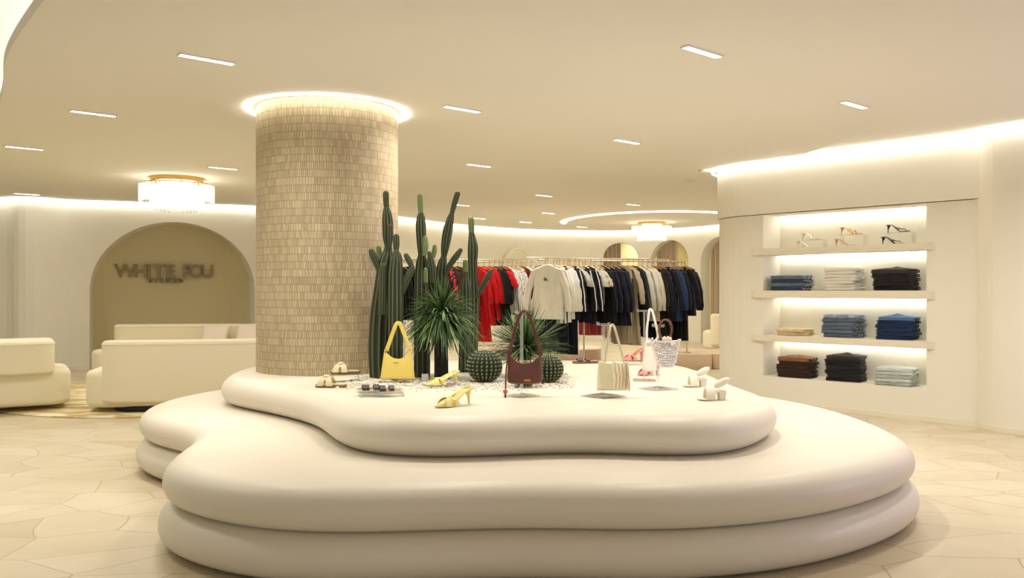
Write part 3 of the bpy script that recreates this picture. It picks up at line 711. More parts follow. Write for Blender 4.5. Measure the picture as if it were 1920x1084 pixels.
M['whitel'] = mat('white_leather', (240, 236, 222), .5)
M['print'] = mat('gathered_print', (244, 236, 216), .6, stripes=(16, (226, 198, 148), 5))
M['mark'] = mat('dark_stamp', (84, 62, 30), .5)
M['gold'] = mat('gold_plate', (206, 152, 70), .3, .8)
M['bead'] = mat('beads_lilac', (246, 234, 236), .25, var=(60, .12), spec=.8)
M['beadbase'] = mat('crochet_cream', (240, 228, 214), .8, bump=(120, .6, .004))
M['handle'] = mat('brown_lacquer', (110, 66, 40), .25)
M['orange'] = mat('orange_bead', (206, 74, 36), .35)
# yellow handbag
d = 5.34; k = d/F; zb = gz(712, d)
acrylic_stand('clear bag stand behind the yellow handbag', 757, d+.06, gz(607, d)-TT-.012, rz=0, bar=.09)
b = thing('handbag', 'yellow leather shoulder bag hanging beside the tiled column', 'handbag', (gx(745.5, d), d, zb), -.12)
bag_body('body', b, 'yellow', 69*k, 51*k, 56*k, 17*k, .03)
zt = 55*k
strap('strap', b, 'yellow', [(-22*k, 0, zt-.004), (-19*k, 0, zt+.02), (-6*k, 0, 96*k), (-1.5*k, 0, 105*k), (4*k, 0, 105*k), (8*k, 0, 97*k), (22*k, 0, zt+.02), (24.5*k, 0, zt-.006)], .026)
mb = MB()
for sx in (-23.5, -21.5, 24.5): mb.ball((sx*k, -.012, zt-.012 if sx < -22 else zt+.006), .0035, 8, 5)
mb.build('stud', 'mark', b)
mb = MB()
for i, x in enumerate((-6, -4.3, -2.6, -.9, .8, 2.5)):
    if i % 2: mb.box((x*k, -.0262, 32*k), (.003, .002, .005)); mb.box((x*k+.002, -.0262, 32*k-.002), (.004, .002, .0015))
    else: mb.box((x*k, -.0262, 32*k), (.0035, .002, .004))
mb.build('stamped_mark', 'mark', b, smooth=False)
# brown handbag
d = 4.7; k = d/F; zb = gz(719, d)
acrylic_stand('clear bag stand carrying the brown handbag', 978, d, gz(587, d)-TT-.012, rz=.75, plate=.16)
b = thing('handbag', 'dark brown suede shoulder bag hanging in front of the barrel cacti', 'handbag', (gx(984, d), d-.035, zb), .06)
bag_body('body', b, 'brownl', 69*k, 62*k, 58*k, 20*k, .03, sag=.012, corner=1)
zt = 56*k
strap('strap', b, 'brownl', [(-30*k, 0, zt-.01), (-27*k, 0, zt+.03), (-16*k, 0, 110*k), (-8*k, 0, 131*k), (0, .012, 135*k), (7*k, 0, 129*k), (15*k, 0, 108*k), (26*k, 0, 72*k), (30*k, 0, zt-.01)], .019, .005)
mb = MB()
for sx in (-29, 29): mb.tube([(sx*k+.012*math.cos(a), 0, zt+.004+.012*math.sin(a)) for a in [2*PI*i/14 for i in range(15)]], .0022, 6)
for sx in (-28, 28.5): mb.ball((sx*k, 0, zt+.03), .009, 8, 6)
mb.build('strap_knot', 'brownl', b)
mb = MB(); mb.box((4*k, -.029, 8*k), (12*k, .003, 3*k)); mb.build('name_plate', 'gold', b, smooth=False)
t_ = strap('cord', b, 'brownl', [(-31*k, -.004, zt), (-35*k, -.02, 30*k), (-36.5*k, -.024, -11*k)], .008, .003)
mb = MB(); mb.ball((-36.8*k, -.024, -13*k), .0135, 12, 8); mb.build('bead', 'orange', t_)
mb = MB(); mb.tube([(-36.8*k, -.024, -17*k), (-37*k, -.024, -24*k)], [.005, .006], 8); mb.build('tassel', 'brownl', t_)
# cream handbag
d = 4.66; k = d/F; zb = gz(731, d)
acrylic_stand('clear bag stand carrying the cream handbag with the gathered side', 1131, d+.03, gz(609, d)-TT-.012, rz=.72, plate=.19)
b = thing('handbag', 'small cream handbag with gathered printed side hanging right of the barrel cacti', 'handbag', (gx(1149, d), d-.03, zb), -.1)
bag_body('body', b, 'creaml', 64*k, 56*k, 55*k, 5*k, .04)
bo = bag_body('gathered_panel', b, 'print', 36*k, 30*k, 54.5*k, 4*k, .0425, pleat=.006, nx=40); bo.location = (13.5*k, -.004, .002)
strap('strap', b, 'creaml', [(-16*k, 0, 52*k), (-13*k, 0, 75*k), (-7*k, 0, 112*k), (-4*k, .01, 121*k), (0, .01, 121*k), (4*k, 0, 110*k), (14*k, 0, 75*k), (19*k, 0, 52*k)], .013, .003)
# white bag on the tall stand
d = 5.5; k = d/F
acrylic_stand('tall clear bag stand left of the beaded tote', 1208, d, gz(583, d)-TT-.012, rz=1.4, plate=.15, bar=.09)
b = thing('handbag', 'white pouch bag on long straps just left of the beaded tote', 'handbag', (gx(1217, d), d-.02, gz(697, d)), .1)
bag_body('body', b, 'whitel', 29*k, 17*k, 58*k, 4*k, .035, sag=.01, corner=1)
strap('strap', b, 'whitel', [(-5*k, 0, 55*k), (-5*k, 0, 80*k), (-1*k, 0, 112*k), (1*k, .01, 116.5*k), (4*k, .01, 116*k), (7*k, 0, 108*k), (15*k, 0, 74*k), (14*k, 0, 62*k), (6*k, 0, 55*k)], .015, .003)
mb = MB(); mb.ball((-3*k, -.02, 56*k), .018, 10, 7, (1.2, .6, .8)); mb.ball((2*k, -.02, 58*k), .014, 10, 7, (1.2, .6, .9)); mb.build('bow', 'whitel', b)
# beaded tote
d = 5.0; k = d/F
acrylic_stand('clear bag stand under the beaded tote', 1234, d+.03, gz(612, d)-TT-.012, rz=.6, plate=.18)
b = thing('tote_bag', 'small lilac beaded tote with round brown handles', 'tote bag', (gx(1246, d), d-.03, gz(688, d)), .1)
bag_body('body', b, 'beadbase', 34*k, 60*k, 53*k, 5*k, .035, sag=.02, corner=2)
rnd = random.Random(2); mb = MB()
for i in range(11):
    for j in range(13):
        v = (i+.5)/11; u = 2*(j+.5+.5*(i % 2))/13.5-1
        if rnd.random() < .12: continue
        hw = (34+(60-34)*v**.9)/2*k*.96; mb.ball((u*hw, -.035*min(1, .4+.65*(1-v*v))*(1-abs(u)**8)**.5-.003, .02*abs(u)**6+(53-5*(1-abs(u)**2.2))*k*v), rnd.uniform(.0055, .008), 6, 5)
bo = mb.build('beads', 'bead', b); bo['kind'] = 'stuff'
for yy, sx in ((-.02, -3), (.02, 3)):
    mb = MB(); mb.tube([((sx+12*math.cos(a))*k, yy*(1-math.sin(a)*.2), 54*k+16*k+19*k*math.sin(a)) for a in [math.radians(-60+300*i/30) for i in range(31)]], .0042, 8); mb.build('handle', 'handle', b)
mb = MB()
for a in range(7): mb.ball(((a-3)*2.2*k, -.03, (53+2*math.sin(a*2.1))*k), .010, 8, 6, (1, .7, 1.3))
mb.build('ruffle', 'beadbase', b)

# ================================================================== SHOES
def foot_outline(L, wb=.042, wh=.03, pointed=0, n=36):
    pts = []
    for sg in (1, -1):
        for i in range(n):
            t = i/n if sg == 1 else 1-i/n
            w = wh+(wb-wh)*min(1, max(0, (t-.3)/.4)); e = math.sqrt(max(0, 1-((t-.12)/.12)**2)) if t < .12 else 1
            e2 = (1-((t-.72)/.28)**(1.6 if pointed else 2.4))**(.9 if pointed else .5) if t > .72 else 1
            pts.append(Vector((t*L, sg*w*max(e, .02)*max(e2, .02))))
    return resample(pts, 72)
def band(mb, x0, x1, w0, w1, h, t=.003, z0=0, seg=14, z1=None, lean=0):
    """wide strap arching across the foot from side to side, between x0 and x1"""
    rings = []; z1 = z0 if z1 is None else z1
    for i in range(seg+1):
        a = PI*i/seg; s_, c_ = math.sin(a), math.cos(a); r = []
        for x, w, z, dd in ((x0, w0, z0, 0), (x1, w1, z1, 0), (x1, w1, z1, t), (x0, w0, z0, t)):
            r.append((x+lean*c_, (w+dd)*c_, z+(h+dd)*s_))
        rings.append(r)
    mb.loft(rings)
def slide(lab, loc, rz, up, sole, group, L=.245, style='cross'):
    r = thing('slide_sandal', lab, 'sandal', loc, rz, group)
    mb = MB(); slab(mb, foot_outline(L), 0, .018, .005, seg=3); mb.build('sole', sole, r)
    mb = MB(); slab(mb, foot_outline(L-.012) if False else [p*.94+Vector((.007, 0)) for p in foot_outline(L)], .018, .023, .002, seg=2); mb.build('insole', up, r)
    if style == 'cross':
        for ln, s_ in ((.03, 1), (-.03, -1)):
            mb = MB(); band(mb, L*.55, L*.74, .041, .042, .052, .004, .012, lean=ln); mb.build('strap', up, r)
        mb = MB(); mb.ball((L*.65, 0, .068), .022, 12, 8, (1, 1.1, .5)); mb.build('knot', up, r)
    else:
        mb = MB(); band(mb, L*.62, L*.82, .040, .038, .026, .003, .014); mb.build('strap', M['espresso'], r)
        mb = MB(); band(mb, L*.34, L*.5, .036, .038, .026, .003, .014); mb.build('strap', M['espresso'], r)
    return r
def heel(name, lab, loc, rz, up, sole, group, L=.235, hh=.075, style='mule', hw=.0075, block=False):
    """toe towards +x"""
    r = thing(name, lab, 'heeled shoe', loc, rz, group)
    def zc(t): 
        if t < .2: return hh-.003*t
        if t > .66: return .004+.003*((t-.66)/.34)**2
        q = (t-.2)/.46; return hh+(.004-hh)*(q*q*(3-2*q))
    rings = []; K = 30
    for i in range(K+1):
        t = i/K; w = .024+(.036-.024)*min(1, max(0, (t-.3)/.4)); w *= math.sqrt(max(.03, 1-((.1-t)/.1)**2)) if t < .1 else 1; w *= (1-((t-.72)/.29)**1.7) if t > .72 else 1
        z = zc(t); rings.append([(t*L, w, z), (t*L, w, z+.005), (t*L, 0, z+.0065), (t*L, -w, z+.005), (t*L, -w, z), (t*L, 0, z-.001)])
    mb = MB(); mb.loft(rings); mb.build('sole', sole, r)
    mb = MB()
    if block: mb.loft([[(x*s_+.022, y*s_, z) for x, y in ((.02, .02), (-.02, .02), (-.02, -.02), (.02, -.02))] for z, s_ in ((0, .85), (hh*.6, .9), (hh, 1.1))])
    else: mb.tube([(.018, 0, 0), (.02, 0, hh*.5), (.028, 0, hh-.001)], [hw*.75, hw, .018], 10)
    mb.build('heel', up if style != 'dark' else sole, r)
    W_ = lambda t: .024+(.036-.024)*min(1, max(0, (t-.3)/.4))
    if style == 'mule':
        for t0, t1, h_, ln in ((.58, .70, .042, .03), (.58, .70, .042, -.03)):
            mb = MB(); band(mb, t0*L, t1*L, .036, .036, h_, .003, .006, lean=ln); mb.build('strap', up, r)
        mb = MB(); rings = []
        for i in range(10):
            t = .66+.33*i/9; w = .037*(1-((t-.66)/.345)**1.8)+.001; h_ = .038*(1-((t-.66)/.34)**1.1)+.004
            rings.append([(t*L, w*math.cos(a), .005+h_*math.sin(a)) for a in [PI*k/10 for k in range(11)]])
        mb.loft(rings); mb.build('toe_cap', up, r)
        mb = MB()
        for y in (.024, -.024): mb.tube([(.58*L, y*1.4, .03), (.35*L, y*1.2, hh*.62+.014), (.1*L, y, hh+.012), (.0, y*.3, hh+.014)], .006, 6)
        mb.build('ruffled_edge', up, r)
    elif style == 'strap':
        mb = MB(); band(mb, .64*L, .69*L, .034, .036, .036, .003, .006, lean=.004); mb.build('strap', up, r)
        mb = MB(); band(mb, .44*L, .47*L, .030, .031, .03, .002, zc(.45), lean=.0); mb.build('strap', up, r)
    elif style == 'thong':
        mb = MB(); mb.tube([(.86*L, 0, .008), (.8*L, 0, .03), (.62*L, .03, .032), (.42*L, .03, zc(.42)+.01)], .0035, 6); mb.tube([(.8*L, 0, .03), (.62*L, -.03, .032), (.42*L, -.03, zc(.42)+.01)], .0035, 6); mb.build('strap', up, r)
    elif style == 'bow':
        for a_, s_ in ((.25, 1), (.5, .8)):
            mb = MB(); band(mb, .42*L, .68*L, .038, .04, .055*s_+.004, .003, .008); mb.build('strap', up, r); break
        mb = MB()
        for i in range(5): mb.tube([(L*(.43+.06*i)+.008*math.cos(a), .042*math.cos(a), .01+.061*math.sin(a)) for a in [PI*q/12 for q in range(13)]], .006, 6)
        mb.build('gathers', up, r)
        mb = MB(); mb.ball((0, 0, 0), .05, 12, 8, (1, .35, .42)); q = mb.build('bow', up, r); q.location = (.02, 0, hh+.045); q.rotation_euler = (0, math.radians(28), 0)
    return r
def riser(lab, loc, size, rz=0):
    mb = MB(); w, dd, h = size; t = .004
    mb.box((0, 0, h-t/2), (w, dd, t)); mb.box((w/2-t/2, 0, (h-t)/2), (t, dd, h-t)); mb.box((-w/2+t/2, 0, (h-t)/2), (t, dd, h-t))
    o = mb.build('display_riser', 'acrylic', smooth=False); o.location = loc; o.rotation_euler = (0, 0, rz); return tag(o, lab, 'display riser', 'clear shoe risers')
M['espresso'] = mat('espresso_leather', (66, 52, 42), .4)
M['sandsole'] = mat('tan_sole', (196, 166, 124), .6)
M['darksole'] = mat('brown_sole', (128, 98, 68), .6)
M['creamshoe'] = mat('cream_woven_leather', (226, 214, 172), .6, bump=(90, .5, .003))
M['yshoe'] = mat('pale_yellow_leather', (236, 220, 138), .5, bump=(80, .5, .003))
M['ywhite'] = mat('ivory_satin', (242, 234, 212), .45)
M['pinkl'] = mat('pink_leather', (232, 150, 150), .45)
M['amber'] = mat('amber_lining', (196, 122, 44), .5)
M['blackl'] = mat('black_leather', (26, 22, 21), .4)
M['tanl'] = mat('tan_leather', (214, 168, 118), .5)
M['palel'] = mat('bone_leather', (236, 226, 204), .5)
p = on(626, 726, TT); slide('cream woven slide sandal in front of the tiled column, lying on the platform', (p.x+.085, p.y-.02, TT), PI-.1, 'creamshoe', 'darksole', 'cream slide sandals', .2)
p = Vector((gx(648, 5.45), 5.45, 0)); riser('clear riser holding a cream slide at the foot of the tiled column', (p.x, p.y, TT), (.17, .1, .052), .1)
slide('cream woven slide sandal raised on a clear riser against the tiled column', (p.x+.1, p.y, TT+.052), PI+.02, 'creamshoe', 'darksole', 'cream slide sandals', .2)
p = on(715, 742, TT); riser('low clear riser under the sandals with two dark straps', (p.x, p.y, TT), (.24, .17, .02), .3)
slide('clear soled sandal with two dark brown straps, left one below the yellow handbag', (p.x+.05, p.y+.03, TT+.02), PI+.25, 'acrylic', 'acrylic', 'clear sandals with dark straps', .2, style='two')
slide('clear soled sandal with dark brown straps, right one below the yellow handbag', (p.x+.13, p.y-.01, TT+.02), PI+.25, 'acrylic', 'acrylic', 'clear sandals with dark straps', .17, style='two')
p = on(860, 724, TT); q = on(797, 728, TT); heel('heeled_mule', 'pale yellow heeled mule nearer the cacti, right of the yellow handbag', (p.x, p.y, TT+.012), math.atan2(q.y-p.y, q.x-p.x), 'yshoe', 'yshoe', 'pale yellow heeled mules', .225, .068)
riser('low clear riser under the pale yellow mule nearer the cacti', (p.x-.11, p.y-.005, TT), (.23, .09, .012), math.atan2(q.y-p.y, q.x-p.x))
p = on(884, 757, TT); q = on(815, 766, TT); heel('heeled_mule', 'pale yellow heeled mule nearest the camera at the front of the platform', (p.x, p.y, TT), math.atan2(q.y-p.y, q.x-p.x), 'yshoe', 'yshoe', 'pale yellow heeled mules', .25, .075)
p = on(1324, 725, TT); heel('heeled_sandal', 'ivory bow sandal, the farther of the two at the right end of the platform', (p.x, p.y, TT), PI+.12, 'ywhite', 'palel', 'ivory bow sandals', .155, .05, 'bow', block=True)
p = on(1360, 750, TT); heel('heeled_sandal', 'ivory bow sandal, the nearer of the two at the right end of the platform', (p.x, p.y, TT), PI+.15, 'ywhite', 'palel', 'ivory bow sandals', .165, .05, 'bow', block=True)
p = on(1192, 683, TT); riser('clear riser under the pink mule at the back of the platform', (p.x, p.y, TT), (.2, .1, .03), .2)
h_ = heel('heeled_mule', 'pink mule with amber lining at the back left of the tall bag stand', (p.x+.07, p.y, TT+.03), PI+.25, 'pinkl', 'amber', 'pink mules', .19, .085)
p = on(1228, 703, TT); heel('heeled_mule', 'pink mule half hidden beneath the white pouch bag', (p.x+.03, p.y, TT), PI+.35, 'pinkl', 'amber', 'pink mules', .17, .05)
p = on(1122, 681, TT); slide('flat tan sandal at the back edge of the platform behind the cream handbag', (p.x, p.y, TT), PI+.1, 'sandsole', 'darksole', 'flat tan sandals', .22, style='two')

# ================================================================== LIT SHELVES
M['shelf'] = mat('shelf_oak_wash', (234, 226, 204), .6, var=(6, .06), aniso=(1, 1, 8))
ang = math.atan2(dR.y, dR.x)
def sh(s, off, z): q = PR.at(s, off); return (q.x, q.y, z)
s1, s2 = RS(1409), RS(1754)
def shelf(lab, z, th):
    mid = (s1+s2)/2; q = PR.at(mid, 0); r = thing('wall_shelf', lab, 'shelf', (q.x, q.y, z-th), ang, 'lit wall shelves'); a0 = PR.at(ra+.015, 0); a1 = PR.at(rb_-.015, 0)
    L = s2-s1; l0 = (a0-q).dot(dR); l1 = (a1-q).dot(dR)
    mb = MB(); ol = [(-L/2, -.0), (-L/2+.06, -.038), (L/2-.06, -.038), (L/2, 0), (l1, .0), (l1, .345), (l0, .345), (l0, .0)]
    m2 = [(x, y, z_) for z_ in (0, th) for x, y in ol]; n_ = len(ol)
    mb.add(m2, [tuple(range(n_-1, -1, -1)), tuple(range(n_, 2*n_))]+[(i, (i+1) % n_, n_+(i+1) % n_, n_+i) for i in range(n_)]); mb.build('board', 'shelf', r, smooth=False)
    mb = MB(); mb.box(((l0+l1)/2, .31, -.006), (l1-l0-.04, .03, .012)); mb.build('light_strip', 'ledshelf', r, smooth=False)
    return r
SH = [1.642, 1.2, .733, .295]
shelf('top lit shelf of the recess, carrying the heeled sandals', 1.642, .066)
shelf('lit shelf second from the top, carrying dark, white and black folded stacks', 1.2, .078)
shelf('lit shelf third from the top, carrying the beige, striped and blue stacks', .733, .066)
q0, q1 = sh(ra+.03, -.31, 1.99), sh(rb_-.03, -.31, 1.99); mb = MB(); L = (Vector(q1)-Vector(q0)).length; mb.box((0, 0, 0), (L, .03, .014))
o = mb.build('light_strip', 'ledshelf', smooth=False); o.location = (Vector(q0)+Vector(q1))/2; o.rotation_euler = (0, 0, ang); tag(o, 'white light strip along the top of the shelf recess', 'strip light', 'recess light')

def folded(lab, m, loc, rz, w, d, h, seed, group, name='folded_jeans', lump=0, floppy=0, edge=None):
    rnd = random.Random(seed); ol = rrect(w, d, .035, 5); N = normals2(ol)
    if (ol[1].x*ol[0].y-ol[0].x*ol[1].y) > 0: ol = ol[::-1]; N = N[::-1]
    lev = [(.013, 0), (.004, .1), (0, .25), (.003, .4), (.017, .48), (.017, .52), (.003, .6), (0, .75), (.004, .9), (.014, 1)]
    rings = []; off = rnd.uniform(0, 50)
    for ins, zf in lev:
        ring = []
        for p, nn in zip(ol, N):
            front = max(0, -nn.y)**2; k = ins*(1-front) if .4 < zf < .6 else ins
            e = noise.noise((p.x*9+off, p.y*9, zf*2+off))*.012
            sg = floppy*(max(0, p.x/w)**2*2)*noise.noise((p.y*20+off, zf*5, off))
            ring.append((p.x-nn.x*(k-e)+sg, p.y-nn.y*(k-e), h*zf+noise.noise((p.x*6+off, p.y*6, off))*h*.12*zf))
        rings.append(ring)
    top = rings[-1]; 
    for k in (.82, .6, .35, .12):
        rings.append([(x*k, y*k, h+lump*(1-k)*(.7+.5*noise.noise((x*k*12+off, y*k*12, 3)))+noise.noise((x*k*14+off, y*k*14, off))*h*.13) for x, y, z in top])
    mb = MB(); mb.loft(rings); o = mb.build(name, m)
    if edge:
        mb = MB()
        for q in range(3):
            y0 = -d*.36+q*d*.3; pts = []
            for i in range(15): t = i/14; pts.append((w/2-.006+.012*math.sin(PI*t)*rnd.uniform(.5, 1.2), y0+d*.26*t+rnd.uniform(-.004, .004), h*(.5+.30*math.sin(t*PI*2+q+off))))
            mb.tube(pts, h*.11, 6)
        mb.build('hem_folds', edge, o)
    o.location = loc; o.rotation_euler = (0, 0, rz); return tag(o, lab, 'folded garment', group)
def cl(name, rgb, **k): M[name] = mat(name, rgb, .9, bump=k.pop('bump', (70, .35, .004)), var=k.pop('var', (9, .12)), sheen=.15, spec=.15, **k); return name
cl('denim_dark', (62, 74, 92)); cl('denim_grey', (104, 120, 138)); cl('denim_pale', (190, 198, 204)); cl('twill_white', (240, 236, 224), var=(9, .02)); cl('wash_black', (38, 35, 36)); cl('black_top', (66, 60, 62)); cl('sand', (216, 194, 150)); cl('print_sand', (226, 204, 164), var=(26, .16))
cl('grey_blue', (96, 108, 124)); cl('stripe_blue', (186, 192, 202), stripes=(42, (120, 132, 152), 2.5, 'Y')); cl('navy_denim', (34, 52, 88)); cl('mid_denim', (88, 124, 172)); cl('choco', (58, 38, 28)); cl('cocoa', (142, 98, 66)); cl('ice_denim', (206, 212, 206)); cl('ice_shade', (176, 184, 176))
def stack(shelf_i, where, p0, p1, cols, total, names, dpt=.25, off=-.165, rz0=0, lump=.01, floppy=0, edge=None):
    sa_, sb_ = RS(p0), RS(p1); z = SH[shelf_i]+.002; n_ = len(cols); h = total/n_; w = sb_-sa_
    q = PR.at((sa_+sb_)/2, off); shn = ['top shelf', 'second shelf', 'third shelf', 'lowest shelf'][shelf_i]
    for i, c_ in enumerate(cols):
        rnd = random.Random(shelf_i*100+p0+i); pos = 'topmost' if i == n_-1 else 'bottom' if i == 0 else ORD[i]+' from bottom'
        lab = f'folded {names}, {pos} of {where} stack on {shn}'
        folded(lab, c_, (q.x+rnd.uniform(-.011, .011), q.y+rnd.uniform(-.011, .011), z+i*h), ang+rz0+rnd.uniform(-.1, .1), w*rnd.uniform(.94, 1.0), dpt, h*.99, shelf_i*77+p0+i, f'{where} stack on the {shn}', 'folded_garment', lump if i == n_-1 else 0, floppy, edge)
stack(1, 'left', 1440, 1503, ['denim_dark', 'denim_grey', 'denim_dark', 'denim_grey'], .155, 'blue-grey frayed jeans', floppy=.05, edge='denim_pale')
stack(1, 'middle', 1537, 1600, ['twill_white']*7, .225, 'white jeans', edge='twill_white')
stack(1, 'right', 1629, 1704, ['wash_black']*4+['black_top'], .205, 'black jeans', lump=.03, edge='black_top')
stack(2, 'left', 1450, 1506, ['sand', 'print_sand'], .07, 'beige printed garment', rz0=.12)
stack(2, 'middle', 1535, 1602, ['grey_blue', 'denim_grey', 'grey_blue', 'denim_grey', 'grey_blue', 'stripe_blue'], .225, 'striped grey-blue shirt', floppy=.06, edge='stripe_blue')
stack(2, 'right', 1636, 1706, ['navy_denim']*5+['mid_denim'], .215, 'blue denim garment', lump=.035, rz0=.1, edge='navy_denim')
stack(3, 'left', 1450, 1512, ['choco']*4+['cocoa'], .21, 'brown corduroy trousers', lump=.035, rz0=.1, edge='choco')
stack(3, 'middle', 1540, 1606, ['wash_black']*6+['black_top'], .255, 'washed black jeans', lump=.035, rz0=.12)
stack(3, 'right', 1634, 1706, ['ice_shade', 'ice_denim']*2+['ice_denim'], .165, 'pale grey-white jeans', lump=.035, rz0=.16, edge='ice_denim')
# heeled sandals on the top shelf, one of each pair on a clear riser
for i, (px, m, sm, st, nm) in enumerate([(1508, 'palel', 'palel', 'plain', 'bone'), (1582, 'tanl', 'tanl', 'plain', 'tan'), (1672, 'blackl', 'blackl', 'thong', 'black')]):
    L = .225; s_ = RS(px)
    q = PR.at(s_, -.22); riser(f'clear riser lifting the {nm} heeled sandal on the top shelf', (q.x, q.y, SH[0]), (.24, .1, .12 if i else .085), ang)
    for up, (o_, z, tx) in enumerate(((-.12, SH[0], 'front of'), (-.22, SH[0]+(.12 if i else .085), 'top of'))):
        q = PR.at(s_-L/2-(.04 if not up else .03), o_)
        heel('heeled_sandal', f'{nm} slim heeled sandal in front of its clear riser on the top shelf' if not up else f'{nm} slim heeled sandal standing on a clear riser on the top shelf', (q.x, q.y, z), ang, m, sm, f'{nm} sandals on the top shelf', L, .072, st if st != 'plain' else 'strap' if up else 'plain', .005)

# ================================================================== CLOTHES RAILS
ZR = 1.648
A1, B1 = Vector((.44, 12.05)), Vector((2.69, 12.9)); A0, B0 = Vector((-1.79, 12.95)), Vector((.36, 12.75))
def rail_at(a, b, px):
    r = (px-960)/F; dx, dy = b-a; t = (r*a.y-a.x)/(dx-r*dy); return a+(b-a)*t
def rack(lab, a, b, zl, zr, back=.5):
    r = thing('clothes_rack', lab, 'clothes rack', (a.x, a.y, 0), 0); dv = (b-a); nn = Vector((-dv.y, dv.x)).normalized()*back
    L = lambda p, z: (p.x-a.x, p.y-a.y, z)
    for p, q, z in ((a, b, ZR), (a+nn, b+nn, ZR+.05)):
        mb = MB(); mb.tube([L(p-dv.normalized()*.05, z), L(q, z)], .013, 10); mb.build('rail', 'rail', r)
    for p, z in ((a+dv*.28, zl), (b+dv*.02, zr), (a+dv*.28+nn, zl), (b+dv*.02+nn, zr)):
        top = ZR+(.05 if (p-a).dot(nn) > .1 else 0)
        mb = MB(); mb.tube([L(p, z), L(p, top-.08), L(p-dv.normalized()*.03, top)], .013, 10); mb.build('post', 'rail', r)
        mb = MB(); mb.lathe([(.06, 0), (.06, .008), (.015, .012)], 20, L(p, z)); mb.build('foot', 'rail', r)
    return r
rack('pale metal clothes rack of dark and cream garments, right of the cacti', A1, B1, 0, .235)
rack('pale metal clothes rack of red and dark garments behind the cacti', A0, B0, 0, 0)
def plinth(lab, x0, x1, y0, y1, h, r=.1):
    mb = MB(); slab(mb, [p+Vector(((x0+x1)/2, (y0+y1)/2)) for p in rrect(x1-x0, y1-y0, r, 8)], 0, h, .008, seg=2); return tag(mb.build('low_plinth', 'blush'), lab, 'plinth', 'low plinths')
plinth('low blush plinth under the right end of the clothes rack', 2.12, 3.05, 12.55, 13.75, .233, .05)
plinth('low blush plinth behind the left clothes rack and barrel cacti', -.4, 1.5, 13.5, 14.6, .235, .4)
plinth('pale low plinth touching the left edge of the shelving wall', 3.06, 4.1, 12.62, 13.7, .233, .05)

def cloth_ring(hw, hd, z, ph, amp, n=60, f=9, cx=0):
    out = []
    for j in range(n):
        a = 2*PI*j/n; c, s_ = math.cos(a), math.sin(a); k = 1+amp*math.sin(f*a+ph+z*3)
        out.append((cx+hw*(abs(c)**.75)*(1 if c > 0 else -1)*(1+amp*.15*math.sin(3*a+ph)), hd*k*(abs(s_)**.8)*(1 if s_ > 0 else -1), z))
    return out
def garment(name, lab, noun, m, p, rz, kind, ln, seed, group, trim=None, W_=.22):
    rnd = random.Random(seed); r = thing(name, lab, noun, (p.x, p.y, ZR), rz, group); ph = rnd.uniform(0, 6); W_ *= rnd.uniform(.94, 1.06)
    n0 = -.085                                                          # neck
    if kind == 'trousers':
        rings = []
        for i in range(4): rings.append(cloth_ring(.165+.01*i, .022+.006*i, -.09-.06*i, ph, .12))
        mb = MB(); mb.loft(rings[::-1]); mb.build('waist', m, r)
        for sx in (-1, 1):
            rings = [cloth_ring(.088+.006*t, .03+.014*t, -.27-(ln-.27)*t, ph+sx, .1+.2*t, cx=sx*(.09+.01*t)) for t in [i/7 for i in range(8)]]
            mb = MB(); mb.loft(rings[::-1]); o = mb.build('leg', m, r)
            if trim:
                mb = MB(); mb.tube([(sx*(.182+.016*t), 0, -.27-(ln-.27)*t) for t in [i/6 for i in range(7)]], .009, 6); mb.build('side_stripe', trim, o)
        return r
    rings = []; hem = -ln; K = 11
    flare = .06 if kind in ('dress', 'coat') else .0
    for i in range(K+1):
        t = i/K; z = hem+(-.16-hem)*t; u = 1-t
        rings.append(cloth_ring(W_*(.88+.10*u)+flare*u*u, .031+.022*u, z, ph, .14+.5*u))
    for z, hw, hd in ((-.135, .88, .031), (-.115, .68, .031), (-.10, .45, .034), (n0, .3, .03)): rings.append(cloth_ring(W_*hw, hd, z, ph, .06))
    mb = MB(); mb.loft(rings); mb.build('body', m, r)
    mb = MB(); mb.tube([(W_*.28*math.cos(a), .032*math.sin(a), n0-.004) for a in [2*PI*i/20 for i in range(21)]], .011, 6); mb.build('collar', trim or m, r)
    sl = {'shirt': .60, 'coat': .62, 'dress': .5, 'tee': .24}[kind]
    for sx in (-1, 1):
        pts = []; rad = []
        for i in range(9):
            t = i/8; pts.append((sx*(W_*.80+.115*(1-(1-t)**2)+.02*t), rnd.uniform(-.008, .008)-.01*t, -.15-sl*t)); rad.append((.062-.013*t)*(1+.10*math.sin(i*2.3+ph))*(1 if kind != 'tee' else 1.12))
        if kind != 'tee': rad[-1] *= .72
        rings = []
        for (x, y, z), q in zip(pts, rad):
            rings.append([(x+q*math.cos(a)*.9*(1+.13*math.sin(5*a+ph+z*4)), y+q*math.sin(a)*.8*(1+.16*math.sin(5*a+ph)), z+sx*.35*(q*math.cos(a))*(-1 if z > -.3 else -.3)) for a in [2*PI*j/26 for j in range(26)]])
        mb = MB(); mb.loft(rings[::-1]); o = mb.build('sleeve', m, r)
        if trim:
            mb = MB(); mb.tube([(x+sx*q*.8, y-q*.45, z) for (x, y, z), q in zip(pts, rad)], .008, 6); mb.build('stripe', trim, o)
    return r
hang0 = None
